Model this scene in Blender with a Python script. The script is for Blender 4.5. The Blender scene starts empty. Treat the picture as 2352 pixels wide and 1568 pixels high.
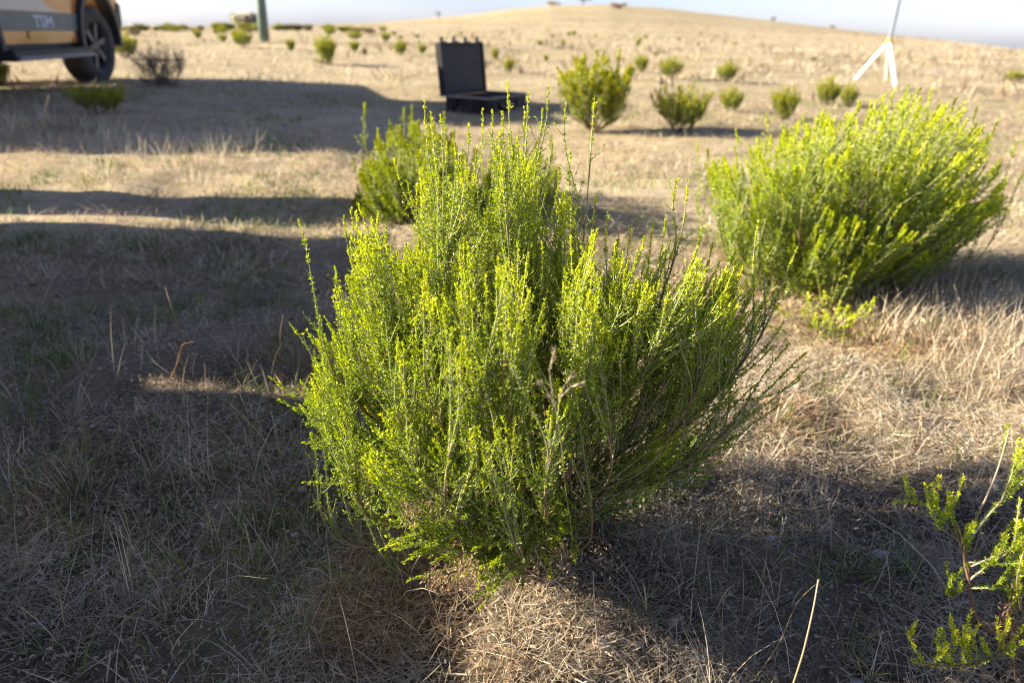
import bpy, math, random
import numpy as np
from mathutils import Vector, Matrix
R = math.radians
rng = np.random.default_rng(7)
random.seed(7)
scene = bpy.context.scene
COL = scene.collection

# ---------------------------------------------------------------- camera
PW, PH, FPX = 2352., 1568., 1700.          # photograph measured at this size
TILT, ROLL, EYE = R(22.6), R(1.3), 0.9
FWD = np.array([0, math.cos(TILT), -math.sin(TILT)])
UP0 = np.array([0, math.sin(TILT), math.cos(TILT)])
RT0 = np.array([1., 0, 0])
AX = math.cos(ROLL) * RT0 + math.sin(ROLL) * UP0
AY = -math.sin(ROLL) * RT0 + math.cos(ROLL) * UP0
cam_d = bpy.data.cameras.new('camera')
cam = bpy.data.objects.new('camera', cam_d)
COL.objects.link(cam)
cam.matrix_world = Matrix(((AX[0], AY[0], -FWD[0], 0), (AX[1], AY[1], -FWD[1], 0), (AX[2], AY[2], -FWD[2], EYE), (0, 0, 0, 1)))
cam_d.sensor_width = 36
cam_d.lens = 36 * FPX / PW
cam_d.clip_start, cam_d.clip_end = 0.05, 9000
cam_d.dof.use_dof = True
cam_d.dof.focus_distance = 1.06
cam_d.dof.aperture_fstop = 3.9
scene.camera = cam

# ---------------------------------------------------------------- sky, sun, exposure
SUN_EL = R(21)
SUN_DIR = np.array([-math.cos(SUN_EL) * 0.9995, 0.03, math.sin(SUN_EL)])   # towards the sun: left of the camera
world = bpy.data.worlds.new('World')
scene.world = world
world.use_nodes = True
wn = world.node_tree
sky = wn.nodes.new('ShaderNodeTexSky')
sky.sky_type = 'NISHITA'
sky.sun_disc = False
sky.sun_elevation = SUN_EL
sky.sun_rotation = R(-90)
sky.air_density, sky.dust_density, sky.ozone_density = 1.0, 0.8, 1.5
wn.nodes['Background'].inputs[1].default_value = 0.06
wb = wn.nodes.new('ShaderNodeMixRGB')                     # white balance of the sky against the warm low sun
wb.blend_type = 'MULTIPLY'; wb.inputs[0].default_value = 1; wb.inputs[2].default_value = (1.06, 1.10, 1.26, 1)
hs = wn.nodes.new('ShaderNodeHueSaturation'); hs.inputs['Saturation'].default_value = .55      # thin high haze
wn.links.new(sky.outputs[0], hs.inputs['Color'])
wn.links.new(hs.outputs[0], wb.inputs[1])
geo_w = wn.nodes.new('ShaderNodeTexCoord'); sep = wn.nodes.new('ShaderNodeSeparateXYZ')
wn.links.new(geo_w.outputs['Generated'], sep.inputs[0])
hz = wn.nodes.new('ShaderNodeValToRGB')                   # bright low haze under a deeper sky
hz.color_ramp.elements[0].position, hz.color_ramp.elements[0].color = .04, (.95, 1.0, 1.14, 1)
hz.color_ramp.elements[1].position, hz.color_ramp.elements[1].color = .30, (.45, .51, .68, 1)
he = hz.color_ramp.elements.new(0.0); he.color = (1.0, 1.0, 1.1, 1)
wn.links.new(sep.outputs['Z'], hz.inputs[0])
cl = wn.nodes.new('ShaderNodeTexNoise'); cl.inputs['Scale'].default_value = 3.5; cl.inputs['Detail'].default_value = 6
cmap = wn.nodes.new('ShaderNodeMapping'); cmap.inputs['Scale'].default_value = (1, 1, 4)
wn.links.new(geo_w.outputs['Generated'], cmap.inputs[0]); wn.links.new(cmap.outputs[0], cl.inputs['Vector'])
cr = wn.nodes.new('ShaderNodeValToRGB'); cr.color_ramp.elements[0].position = .35; cr.color_ramp.elements[1].position = .62
cr.color_ramp.elements[0].color = (.90, .93, 1.0, 1); cr.color_ramp.elements[1].color = (1.1, 1.09, 1.08, 1)
wn.links.new(cl.outputs['Fac'], cr.inputs[0])
m1 = wn.nodes.new('ShaderNodeMixRGB'); m1.blend_type = 'MULTIPLY'; m1.inputs[0].default_value = 1
m2 = wn.nodes.new('ShaderNodeMixRGB'); m2.blend_type = 'MULTIPLY'; m2.inputs[0].default_value = 1
wn.links.new(wb.outputs[0], m1.inputs[1]); wn.links.new(hz.outputs[0], m1.inputs[2])
wn.links.new(m1.outputs[0], m2.inputs[1]); wn.links.new(cr.outputs[0], m2.inputs[2])
wn.links.new(m2.outputs[0], wn.nodes['Background'].inputs[0])
sd = bpy.data.lights.new('sun', 'SUN')
sd.energy, sd.angle, sd.color = 5.0, R(0.53), (1.0, 0.875, 0.675)
so = bpy.data.objects.new('sun', sd)
COL.objects.link(so)
so.rotation_euler = Vector(-SUN_DIR).to_track_quat('-Z', 'Y').to_euler()
so.location = (-20, 0, 12)
scene.view_settings.view_transform = 'Standard'
scene.view_settings.look = 'None'
scene.view_settings.gamma = 1
scene.view_settings.exposure = 1.7
scene.cycles.max_bounces = 8
scene.cycles.transmission_bounces = 6
scene.cycles.use_denoising = True
scene.cycles.filter_width = 1.15

# ---------------------------------------------------------------- helpers: noise, terrain, pixels to points
def hash2(ix, iy, seed):
    v = np.sin(ix * 127.1 + iy * 311.7 + seed * 74.7) * 43758.5453
    return v - np.floor(v)

def vnoise(x, y, s, seed=0):
    x = np.asarray(x, float) / s; y = np.asarray(y, float) / s
    ix, iy = np.floor(x), np.floor(y)
    fx, fy = x - ix, y - iy
    fx, fy = fx * fx * (3 - 2 * fx), fy * fy * (3 - 2 * fy)
    a, b = hash2(ix, iy, seed), hash2(ix + 1, iy, seed)
    c, d = hash2(ix, iy + 1, seed), hash2(ix + 1, iy + 1, seed)
    return (a * (1 - fx) + b * fx) * (1 - fy) + (c * (1 - fx) + d * fx) * fy

def sstep(a, b, x):
    t = np.clip((np.asarray(x, float) - a) / (b - a), 0, 1)
    return t * t * (3 - 2 * t)

# skyline of the hill: bearing (degrees) -> elevation (degrees)
SKY_B = [-90, -45, -32, -26, -18, -9.5, -4.2, -0.5, 2.3, 6.3, 10.5, 17.3, 25, 32, 45, 90]
SKY_E = [-.25, -.25, -.25, -.2, 0.0, .50, 1.05, 1.55, 1.85, 1.95, 1.75, 1.12, .36, -.38, -.8, -.9]

def gz0(x, y):
    x = np.asarray(x, float); y = np.asarray(y, float)
    r = np.hypot(x, y)
    base = .95 * (1 - np.exp(-np.maximum(y, -8) / 22.6))
    el = np.interp(np.degrees(np.arctan2(x, y)), SKY_B, SKY_E)
    far = EYE + 260 * np.tan(np.radians(el))
    w = np.clip((r - 26) / 234, 0, None)
    ramp = np.where(w < 1, w ** 1.25, np.maximum(1 - (w - 1) * .8, -4))
    hill = (far - .93) * np.where(far > .93, ramp, np.minimum(w, 1) ** .8)
    down = -np.clip(r - 270, 0, 4000) * .01
    return base + hill + down

def gz(x, y):
    x = np.asarray(x, float); y = np.asarray(y, float)
    r = np.hypot(x, y)
    rise = .11 * np.exp(-((x + 4.6) / 1.2) ** 2 - ((y - 5.2) / 1.3) ** 2)
    n = rise + (vnoise(x, y, .42, 1) - .5) * .05 * (1 - sstep(3, 9, r)) + ((vnoise(x, y, .13, 2) - .5) * .04 + (vnoise(x, y, .05, 5) - .5) * .012) * (1 - sstep(2.0, 3.6, r))
    n = n + (vnoise(x, y, 1.9, 3) - .5) * .07 * sstep(2, 6, r) + (vnoise(x, y, .22, 6) - .5) * .02 * sstep(1.8, 3, r) * (1 - sstep(7, 12, r)) + (vnoise(x, y, 14, 4) - .5) * .25 * sstep(18, 40, r)
    mound = .05 * np.exp(-(((x - .12) / .22) ** 2 + ((y - .93) / .2) ** 2))
    return gz0(x, y) + n + mound

def ray(px, py):
    px = np.asarray(px, float); py = np.asarray(py, float)
    u = (px - PW / 2) / FPX; v = -(py - PH / 2) / FPX
    return FWD + u[..., None] * AX + v[..., None] * AY

def at_depth(px, py, y):
    d = ray(px, py)
    t = np.asarray(y, float) / d[..., 1]
    return np.array([0, 0, EYE]) + d * t[..., None]

def ground_at(px, py):
    d = ray(px, py)
    t = np.geomspace(.4, 600, 30000)
    hit = EYE + t * d[2] < gz0(t * d[0], t * d[1])
    i = int(np.argmax(hit)) if hit.any() else len(t) - 1
    x, y = t[i] * d[0], t[i] * d[1]
    return np.array([x, y, float(gz(x, y))]), t[i] / FPX       # point, metres per pixel

# ---------------------------------------------------------------- helpers: materials
def new_mat(name):
    m = bpy.data.materials.new(name)
    m.use_nodes = True
    return m, m.node_tree, m.node_tree.nodes['Principled BSDF']

def simple(name, col, rough=.5, metal=0., spec=.5, noise=.12, scale=8., bump=0.):
    m, nt, p = new_mat(name)
    p.inputs['Roughness'].default_value = rough
    p.inputs['Metallic'].default_value = metal
    p.inputs['Specular IOR Level'].default_value = spec
    tc = nt.nodes.new('ShaderNodeTexCoord')
    nz = nt.nodes.new('ShaderNodeTexNoise'); nz.inputs['Scale'].default_value = scale; nz.inputs['Detail'].default_value = 6
    nt.links.new(tc.outputs['Object'], nz.inputs['Vector'])
    rp = nt.nodes.new('ShaderNodeValToRGB')
    rp.color_ramp.elements[0].position, rp.color_ramp.elements[1].position = .3, .7
    rp.color_ramp.elements[0].color = tuple(c * (1 - noise) for c in col) + (1,)
    rp.color_ramp.elements[1].color = tuple(min(1, c * (1 + noise)) for c in col) + (1,)
    nt.links.new(nz.outputs['Fac'], rp.inputs[0])
    nt.links.new(rp.outputs[0], p.inputs['Base Color'])
    if bump:
        b = nt.nodes.new('ShaderNodeBump'); b.inputs['Strength'].default_value = bump; b.inputs['Distance'].default_value = .01
        nt.links.new(nz.outputs['Fac'], b.inputs['Height']); nt.links.new(b.outputs[0], p.inputs['Normal'])
    return m

def attr_mat(name, trans=0., rough=.6, spec=.3, tint=(1, 1, 1)):
    m, nt, p = new_mat(name)
    a = nt.nodes.new('ShaderNodeAttribute'); a.attribute_name = 'col'
    nt.links.new(a.outputs['Color'], p.inputs['Base Color'])
    p.inputs['Roughness'].default_value = rough
    p.inputs['Specular IOR Level'].default_value = spec
    if trans:
        tr = nt.nodes.new('ShaderNodeBsdfTranslucent')
        mx = nt.nodes.new('ShaderNodeMixShader'); mx.inputs[0].default_value = trans
        mul = nt.nodes.new('ShaderNodeMixRGB'); mul.blend_type = 'MULTIPLY'; mul.inputs[0].default_value = 1
        mul.inputs[2].default_value = tint + (1,)
        nt.links.new(a.outputs['Color'], mul.inputs[1]); nt.links.new(mul.outputs[0], tr.inputs['Color'])
        nt.links.new(p.outputs[0], mx.inputs[1]); nt.links.new(tr.outputs[0], mx.inputs[2])
        nt.links.new(mx.outputs[0], nt.nodes['Material Output'].inputs['Surface'])
    return m

M_LEAF = attr_mat('leaf', .42, .42, .45, (1.05, 1.1, .7))
M_STEM = attr_mat('stem', 0, .75, .2)
M_STRAW = attr_mat('straw', .25, .7, .2)
M_STONE = attr_mat('stone', 0, .9, .2)

# ---------------------------------------------------------------- helpers: meshes and objects
def mesh(name, V, tris=None, quads=None, col=None, smooth=False):
    V = np.asarray(V, np.float32).reshape(-1, 3)
    parts, tot = [], []
    if tris is not None and len(tris):
        parts.append(np.asarray(tris).ravel()); tot.append(np.full(len(tris), 3))
    if quads is not None and len(quads):
        parts.append(np.asarray(quads).ravel()); tot.append(np.full(len(quads), 4))
    loops = np.concatenate(parts).astype(np.int32); tot = np.concatenate(tot).astype(np.int32)
    me = bpy.data.meshes.new(name)
    me.vertices.add(len(V)); me.vertices.foreach_set('co', V.ravel())
    me.loops.add(len(loops)); me.loops.foreach_set('vertex_index', loops)
    me.polygons.add(len(tot))
    me.polygons.foreach_set('loop_start', np.concatenate([[0], np.cumsum(tot)[:-1]]).astype(np.int32))
    me.polygons.foreach_set('loop_total', tot)
    if smooth:
        me.polygons.foreach_set('use_smooth', np.ones(len(tot), bool))
    me.update(calc_edges=True)
    if col is not None:
        a = me.color_attributes.new('col', 'FLOAT_COLOR', 'POINT')
        c = np.ones((len(V), 4), np.float32); c[:, :3] = col
        a.data.foreach_set('color', c.ravel())
    return me

def link(name, me, mat=None, parent=None):
    o = bpy.data.objects.new(name, me)
    COL.objects.link(o)
    if mat is not None and not len(me.materials):
        me.materials.append(mat)
    if parent is not None:
        o.parent = parent
    return o

def tag(o, label=None, cat=None, group=None, kind=None):
    if label: o['label'] = label
    if cat: o['category'] = cat
    if group: o['group'] = group
    if kind: o['kind'] = kind
    return o

def empty(name, loc, rz=0., label=None, cat=None, group=None, scale=1.):
    o = bpy.data.objects.new(name, None)
    COL.objects.link(o)
    o.empty_display_size = .1
    o.location = tuple(float(v) for v in loc); o.rotation_euler = (0, 0, rz); o.scale = (scale,) * 3
    return tag(o, label, cat, group)

def copy_tree(o, parent=None):
    c = o.copy(); COL.objects.link(c)
    if parent is not None: c.parent = parent
    for ch in [k for k in COL.objects if k.parent == o]:
        copy_tree(ch, c)
    return c

def norm(v):
    return v / np.maximum(np.linalg.norm(v, axis=-1, keepdims=True), 1e-9)

def perp_frame(d, r=rng):
    a = np.where(np.abs(d[..., 2:3]) < .8, np.array([0, 0, 1.]), np.array([1., 0, 0]))
    e1 = norm(np.cross(d, a)); e2 = np.cross(d, e1)
    return e1, e2

class Geo:                                   # gathers vertices, faces and colours of one mesh
    def __init__(s): s.V, s.T, s.Q, s.C, s.n = [], [], [], [], 0
    def add(s, V, T=None, Q=None, C=None):
        V = np.asarray(V, float).reshape(-1, 3)
        if T is not None and len(T): s.T.append(np.asarray(T) + s.n)
        if Q is not None and len(Q): s.Q.append(np.asarray(Q) + s.n)
        s.V.append(V); s.C.append(np.broadcast_to(np.asarray(C if C is not None else (.5, .5, .5), float), (len(V), 3)))
        s.n += len(V)
    def build(s, name, mat, parent=None, smooth=False):
        me = mesh(name, np.concatenate(s.V), np.concatenate(s.T) if s.T else None, np.concatenate(s.Q) if s.Q else None, np.concatenate(s.C), smooth)
        return link(name, me, mat, parent)

def tubes(g, P, Rd, C, sides=4):             # P (M,n,3) paths, Rd (M,n) radii, C (M,n,3) colours
    M, n, _ = P.shape
    T = norm(np.gradient(P, axis=1))
    e1 = norm(np.cross(T, np.array([.31, .57, .17]))); e2 = np.cross(T, e1)
    a = np.arange(sides) / sides * 2 * math.pi
    V = P[:, :, None] + Rd[:, :, None, None] * (np.cos(a)[None, None, :, None] * e1[:, :, None] + np.sin(a)[None, None, :, None] * e2[:, :, None])
    idx = np.arange(M * n * sides).reshape(M, n, sides)
    A, B = idx[:, :-1], idx[:, 1:]
    Q = np.stack([A, np.roll(A, -1, 2), np.roll(B, -1, 2), B], -1).reshape(-1, 4)
    g.add(V, None, Q, np.repeat(C[:, :, None], sides, 2).reshape(-1, 3))

def bezier(p0, p1, p2, p3, n):
    t = np.linspace(0, 1, n)[None, :, None]
    p0, p1, p2, p3 = (p[:, None] for p in (p0, p1, p2, p3))
    return (1 - t) ** 3 * p0 + 3 * (1 - t) ** 2 * t * p1 + 3 * (1 - t) * t * t * p2 + t ** 3 * p3

def sample_curves(Cv, idx, t):               # point and tangent on curve idx at t
    n = Cv.shape[1]
    f = np.clip(t, 0, .9999) * (n - 1); i = f.astype(int); f = (f - i)[:, None]
    a, b = Cv[idx, i], Cv[idx, i + 1]
    return a * (1 - f) + b * f, norm(b - a)

def leaf_quads(g, P, D, L, W, C, r):         # narrow four-cornered leaves
    e1, e2 = perp_frame(D)
    a = r.uniform(0, 2 * math.pi, len(P))[:, None]
    s = np.cos(a) * e1 + np.sin(a) * e2
    up = np.cross(s, D)
    L, W = L[:, None], W[:, None]
    V = np.stack([P, P + D * L * .5 + s * W * .5 + up * L * .04, P + D * L, P + D * L * .5 - s * W * .5 + up * L * .04], 1)
    n = len(P)
    Q = np.arange(n * 4).reshape(n, 4)
    C4 = np.repeat(C[:, None], 4, 1) * np.array([.85, 1, 1.08, 1])[None, :, None]
    g.add(V, None, Q, C4.reshape(-1, 3))

def lerp(a, b, t):
    t = np.asarray(t)[..., None]
    return np.asarray(a) * (1 - t) + np.asarray(b) * t

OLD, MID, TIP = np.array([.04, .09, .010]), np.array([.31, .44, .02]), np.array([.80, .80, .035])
PALE, BARK = np.array([.42, .41, .22]), np.array([.11, .065, .04])

def grow(tips, dirs, base, r, n_stem=60, slen=(.14, .34), spacing=.0055, leaf=(.006, .0014), twigs=26., twig_len=(.015, .05),
         twig_space=.0028, stem_r=.004, shoot_r=.0012, spread=.05, per_node=3, dead=.0, tip_len=.025, sides=4, upright=.8):
    """a bushy plant: stems fan out from base, leafy shoots branch from them and end at the given tips"""
    tips = np.asarray(tips, float); N = len(tips)
    dirs = norm(dirs)
    sl = r.uniform(*slen, N)
    start = tips - dirs * sl[:, None] * .8
    mid = (start + base) / 2
    ch = [int(np.argmax(start[:, 2]))]
    d = np.linalg.norm(start - start[ch[0]], axis=1)
    for _ in range(min(n_stem, N) - 1):
        k = int(np.argmax(d)); ch.append(k)
        d = np.minimum(d, np.linalg.norm(start - start[k], axis=1))
    E = start[ch]; K = len(ch)
    b0 = base + np.c_[r.normal(0, spread, (K, 2)), np.zeros(K)]
    out = norm(E - b0); dist = np.linalg.norm(E - b0, axis=1)[:, None]
    stems = bezier(b0, b0 + norm(out * .8 + np.array([0, 0, .35])) * dist * .35 + r.normal(0, .012, (K, 3)), E - dirs[ch] * dist * .3, E, 12)
    SP = stems[:, 3:].reshape(-1, 3)
    ST = norm(np.gradient(stems, axis=1))[:, 3:].reshape(-1, 3)
    att = np.zeros((N, 3)); atd = np.zeros((N, 3))
    for i in range(N):
        v = start[i] - SP
        dd = np.linalg.norm(v, axis=1)
        cost = dd + .8 * dd * (1 - (v * dirs[i]).sum(1) / np.maximum(dd, 1e-6)) + np.where(dd < .03, .05, 0)
        k = int(np.argmin(cost)); att[i], atd[i] = SP[k], ST[k]
    lk = np.linalg.norm(tips - att, axis=1)[:, None]
    shoots = bezier(att, att + atd * lk * .33, tips - dirs * lk * .45 + r.normal(0, .006, (N, 3)), tips, 14)
    slen_tot = np.linalg.norm(np.diff(shoots, axis=1), axis=2).sum(1)
    gs, gl = Geo(), Geo()
    t12 = np.linspace(0, 1, 12)
    sc = lerp(lerp(BARK, [.20, .16, .10], sstep(0, .5, t12)), [.34, .33, .17], sstep(.45, .95, t12))
    tubes(gs, stems, stem_r * (1 - .72 * t12)[None] * r.uniform(.6, 1.1, (K, 1)), np.repeat(sc[None], K, 0) * r.uniform(.7, 1.2, (K, 1, 1)), sides)
    t14 = np.linspace(0, 1, 14)
    shc = lerp(lerp(BARK * 2.4, PALE, sstep(.05, .4, t14)), [.36, .40, .08], sstep(.75, 1, t14))
    tubes(gs, shoots, np.repeat((shoot_r * (1.35 - .85 * t14))[None], N, 0), np.repeat(shc[None], N, 0) * r.uniform(.75, 1.15, (N, 1, 1)), sides)
    # twigs along the shoots
    nt = r.poisson(twigs * slen_tot)
    ti = np.repeat(np.arange(N), nt)
    tt = r.uniform(.12, .9, len(ti))
    p, tg = sample_curves(shoots, ti, tt)
    e1, e2 = perp_frame(tg); a = r.uniform(0, 2 * math.pi, len(ti))[:, None]
    pd = norm(tg * r.uniform(.6, 1.0, (len(ti), 1)) + (np.cos(a) * e1 + np.sin(a) * e2) * .75)
    tl = (r.uniform(*twig_len, len(ti)) * (1.15 - .75 * tt))[:, None]
    tw = bezier(p, p + pd * tl * .4, p + pd * tl * .75 + tg * tl * .1, p + pd * tl * .9 + norm(tg + np.array([0, 0, upright])) * tl * .25, 5)
    t5 = np.linspace(0, 1, 5)
    tubes(gs, tw, np.repeat((shoot_r * .55 * (1 - .5 * t5))[None], len(ti), 0), np.repeat(lerp(PALE * .7, [.3, .36, .06], t5)[None], len(ti), 0), 3)
    ntw = np.maximum((tl[:, 0] / twig_space).astype(int), 3)
    def leafset(curves, idx, t, ang0, ang1, agebase, size):
        p, tg = sample_curves(curves, idx, t)
        e1, e2 = perp_frame(tg)
        a = (np.arange(len(idx)) * 2.39996 + r.normal(0, .5, len(idx)))[:, None]
        an = R(1) * r.uniform(ang0, ang1)[:, None]
        D = norm(tg * np.cos(an) + (np.cos(a) * e1 + np.sin(a) * e2) * np.sin(an) + r.normal(0, .12, (len(idx), 3)))
        age = np.clip(agebase + r.normal(0, .12, len(idx)), 0, 1)
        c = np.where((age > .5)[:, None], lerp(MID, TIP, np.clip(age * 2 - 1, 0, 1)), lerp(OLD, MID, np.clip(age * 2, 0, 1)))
        c = c * r.uniform(.7, 1.25, (len(idx), 1))
        brown = (r.uniform(0, 1, len(idx)) < .05) & (age < .55)             # a few leaves have dried
        c = np.where(brown[:, None], np.array([.34, .22, .10]) * r.uniform(.6, 1.2, (len(idx), 1)), c)
        leaf_quads(gl, p, D, leaf[0] * size * r.uniform(.7, 1.2, len(idx)), leaf[1] * r.uniform(.8, 1.25, len(idx)), c, r)
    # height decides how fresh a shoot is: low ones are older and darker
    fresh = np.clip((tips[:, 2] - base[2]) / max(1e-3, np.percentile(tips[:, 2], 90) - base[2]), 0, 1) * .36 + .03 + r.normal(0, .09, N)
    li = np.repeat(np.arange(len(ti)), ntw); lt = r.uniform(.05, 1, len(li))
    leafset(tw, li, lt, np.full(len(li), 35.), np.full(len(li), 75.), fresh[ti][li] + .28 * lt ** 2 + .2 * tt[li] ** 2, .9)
    # clusters of leaves up the shoots
    nn = np.maximum((slen_tot * .8 / spacing).astype(int), 4)
    ni = np.repeat(np.arange(N), nn); ntt = .2 + .78 * r.uniform(0, 1, len(ni))
    ni, ntt = np.repeat(ni, per_node), np.repeat(ntt, per_node)
    fr = (1 - ntt) * slen_tot[ni]
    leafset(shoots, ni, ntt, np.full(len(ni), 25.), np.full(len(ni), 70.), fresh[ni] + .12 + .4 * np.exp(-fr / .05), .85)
    # dense young tips
    k = int(34 * tip_len / .025)
    xi = np.repeat(np.arange(N), k)
    xt = 1 - np.minimum(r.uniform(0, 1, len(xi)) ** 1.3 * tip_len / slen_tot[xi], .8)
    leafset(shoots, xi, xt, np.full(len(xi), 6.), np.full(len(xi), 32.), fresh[xi] * .5 + .64, .95)
    return gs, gl

def inside_poly(px, py, poly):
    poly = np.asarray(poly, float); n = len(poly); res = np.zeros(len(px), bool)
    j = n - 1
    for i in range(n):
        xi, yi, xj, yj = *poly[i], *poly[j]
        c = ((yi > py) != (yj > py)) & (px < (xj - xi) * (py - yi) / (yj - yi + 1e-12) + xi)
        res ^= c; j = i
    return res

def sample_poly(poly, n, r):
    poly = np.asarray(poly, float); lo, hi = poly.min(0), poly.max(0)
    out = np.zeros((0, 2))
    while len(out) < n:
        p = r.uniform(lo, hi, (n * 3, 2)); out = np.concatenate([out, p[inside_poly(p[:, 0], p[:, 1], poly)]])
    return out[:n]

# ---------------------------------------------------------------- ground
def build_ground():
    ang = np.concatenate([np.linspace(-180, -50, 40)[:-1], np.linspace(-50, 50, 401)[:-1], np.linspace(50, 180, 41)[:-1]])
    rad = np.concatenate([np.linspace(.25, 3, 190)[:-1], np.geomspace(3, 14, 120)[:-1], np.geomspace(14, 5000, 150)])
    A, Rr = np.meshgrid(np.radians(ang), rad)
    x, y = Rr * np.sin(A), Rr * np.cos(A)
    V = np.stack([x, y, gz(x, y)], -1).reshape(-1, 3)
    nr, na = A.shape
    idx = np.arange(nr * na).reshape(nr, na)
    a, b = idx[:-1], idx[1:]
    Q = np.stack([np.roll(a, -1, 1), a, b, np.roll(b, -1, 1)], -1).reshape(-1, 4)
    c0 = len(V); V = np.concatenate([V, [[0, 0, float(gz(0, 0))]]])
    T = np.stack([np.full(na, c0), idx[0], np.roll(idx[0], -1)], -1)
    Q = Q[:, ::-1]; T = T[:, ::-1]
    m, nt, p = new_mat('dry_pasture')
    p.inputs['Roughness'].default_value = .95; p.inputs['Specular IOR Level'].default_value = .1
    geo = nt.nodes.new('ShaderNodeNewGeometry')
    def noise(scale, det=6, rough=.6, stretch=None):
        n = nt.nodes.new('ShaderNodeTexNoise'); n.inputs['Scale'].default_value = scale; n.inputs['Detail'].default_value = det; n.inputs['Roughness'].default_value = rough
        if stretch:
            mp = nt.nodes.new('ShaderNodeMapping'); mp.inputs['Scale'].default_value = stretch
            nt.links.new(geo.outputs['Position'], mp.inputs[0]); nt.links.new(mp.outputs[0], n.inputs['Vector'])
        else:
            nt.links.new(geo.outputs['Position'], n.inputs['Vector'])
        return n
    def ramp(fac, stops):
        r_ = nt.nodes.new('ShaderNodeValToRGB'); e = r_.color_ramp.elements
        e[0].position, e[0].color = stops[0][0], stops[0][1] + (1,)
        e[1].position, e[1].color = stops[-1][0], stops[-1][1] + (1,)
        for q, c in stops[1:-1]:
            k = e.new(q); k.color = c + (1,)
        nt.links.new(fac, r_.inputs[0]); return r_
    def mix(f, a_, b_, mode='MIX'):
        mx = nt.nodes.new('ShaderNodeMixRGB'); mx.blend_type = mode
        if isinstance(f, float): mx.inputs[0].default_value = f
        else: nt.links.new(f, mx.inputs[0])
        nt.links.new(a_, mx.inputs[1]); nt.links.new(b_, mx.inputs[2]); return mx
    fine = ramp(noise(60, 8, .7).outputs['Fac'], [(.3, (.025, .019, .013)), (.5, (.075, .055, .038)), (.7, (.20, .155, .11))])
    straw = ramp(noise(7, 8, .7).outputs['Fac'], [(.3, (.26, .205, .14)), (.5, (.44, .365, .265)), (.72, (.60, .52, .40))])
    near = mix(ramp(noise(3.1, 5).outputs['Fac'], [(.42, (0.0,) * 3), (.7, (.45,) * 3)]).outputs[0], fine.outputs[0], straw.outputs[0])
    farc = ramp(noise(.28, 8, .65, (.55, 1.4, 1)).outputs['Fac'], [(.3, (.36, .29, .20)), (.48, (.50, .42, .30)), (.7, (.64, .55, .41))])
    farg = ramp(noise(.07, 8, .65, (.4, 1.3, 1)).outputs['Fac'], [(.40, (1.05, 1.03, 1.0)), (.52, (.88, .87, .78)), (.66, (.66, .66, .56))])
    fard = ramp(noise(1.3, 6, .75, (.7, 1.0, 1)).outputs['Fac'], [(.36, (.55, .54, .46)), (.47, (.95, .95, .93)), (.6, (1.08, 1.07, 1.04))])
    far = mix(1., farc.outputs[0], farg.outputs[0], 'MULTIPLY')
    far3 = mix(.85, far.outputs[0], fard.outputs[0], 'MULTIPLY')
    far2 = mix(.25, far3.outputs[0], straw.outputs[0])
    turf = ramp(noise(6.5, 7, .7).outputs['Fac'], [(.32, (.62, .58, .50)), (.44, (.98, .96, .92)), (.54, (1.05, 1.04, 1.0)), (.62, (.88, .96, .62)), (.74, (1.08, 1.04, .98))])
    far2 = mix(.9, far2.outputs[0], turf.outputs[0], 'MULTIPLY')
    vl = nt.nodes.new('ShaderNodeVectorMath'); vl.operation = 'LENGTH'
    nt.links.new(geo.outputs['Position'], vl.inputs[0])
    mr = nt.nodes.new('ShaderNodeMapRange'); mr.inputs[1].default_value = 1.5; mr.inputs[2].default_value = 3.6
    nt.links.new(vl.outputs['Value'], mr.inputs[0])
    allc = mix(mr.outputs[0], near.outputs[0], far2.outputs[0])
    nt.links.new(allc.outputs[0], p.inputs['Base Color'])
    b = nt.nodes.new('ShaderNodeBump'); b.inputs['Strength'].default_value = .7; b.inputs['Distance'].default_value = .012
    nt.links.new(noise(45, 8, .75).outputs['Fac'], b.inputs['Height']); nt.links.new(b.outputs[0], p.inputs['Normal'])
    o = link('ground', mesh('ground', V, T, Q, None, True), m)
    tag(o, 'dry straw coloured pasture rising to a bare rounded hill', 'ground', kind='structure')
build_ground()

# ---------------------------------------------------------------- grass, litter, stones
def blades(g, root, az, L, W, lean, curl, C, segs=3):
    n = len(root)
    s = np.linspace(0, 1, segs + 1)
    ang = lean[:, None] + curl[:, None] * s[None]
    step = (L / segs)[:, None]
    h = np.concatenate([np.zeros((n, 1)), np.cumsum(np.sin((ang[:, 1:] + ang[:, :-1]) / 2) * step, 1)], 1)
    v = np.concatenate([np.zeros((n, 1)), np.cumsum(np.cos((ang[:, 1:] + ang[:, :-1]) / 2) * step, 1)], 1)
    dx, dy = np.sin(az)[:, None], np.cos(az)[:, None]
    P = np.stack([root[:, :1] + h * dx, root[:, 1:2] + h * dy, root[:, 2:] + v], -1)
    a2 = az + math.pi / 2 + rng.uniform(-1.2, 1.2, n)
    wv = np.stack([np.sin(a2), np.cos(a2), rng.uniform(-.5, .5, n)], -1)
    wd = (W[:, None] * np.array([1, 1, .8, .55, .3])[:segs + 1][None] / 2)[..., None] * wv[:, None]
    Lv, Rv = (P - wd)[:, :segs], (P + wd)[:, :segs]
    V = np.concatenate([np.stack([Lv, Rv], 2).reshape(n, -1, 3), P[:, -1:]], 1)
    k = 2 * segs + 1
    b = (np.arange(n) * k)[:, None]
    Q = np.concatenate([b + np.array([[2 * i, 2 * i + 1, 2 * i + 3, 2 * i + 2]]) for i in range(segs - 1)], 0)
    T = b + np.array([[2 * segs - 2, 2 * segs - 1, 2 * segs]])
    g.add(V.reshape(-1, 3), T, Q, np.repeat(C[:, None], k, 1).reshape(-1, 3))

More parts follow.
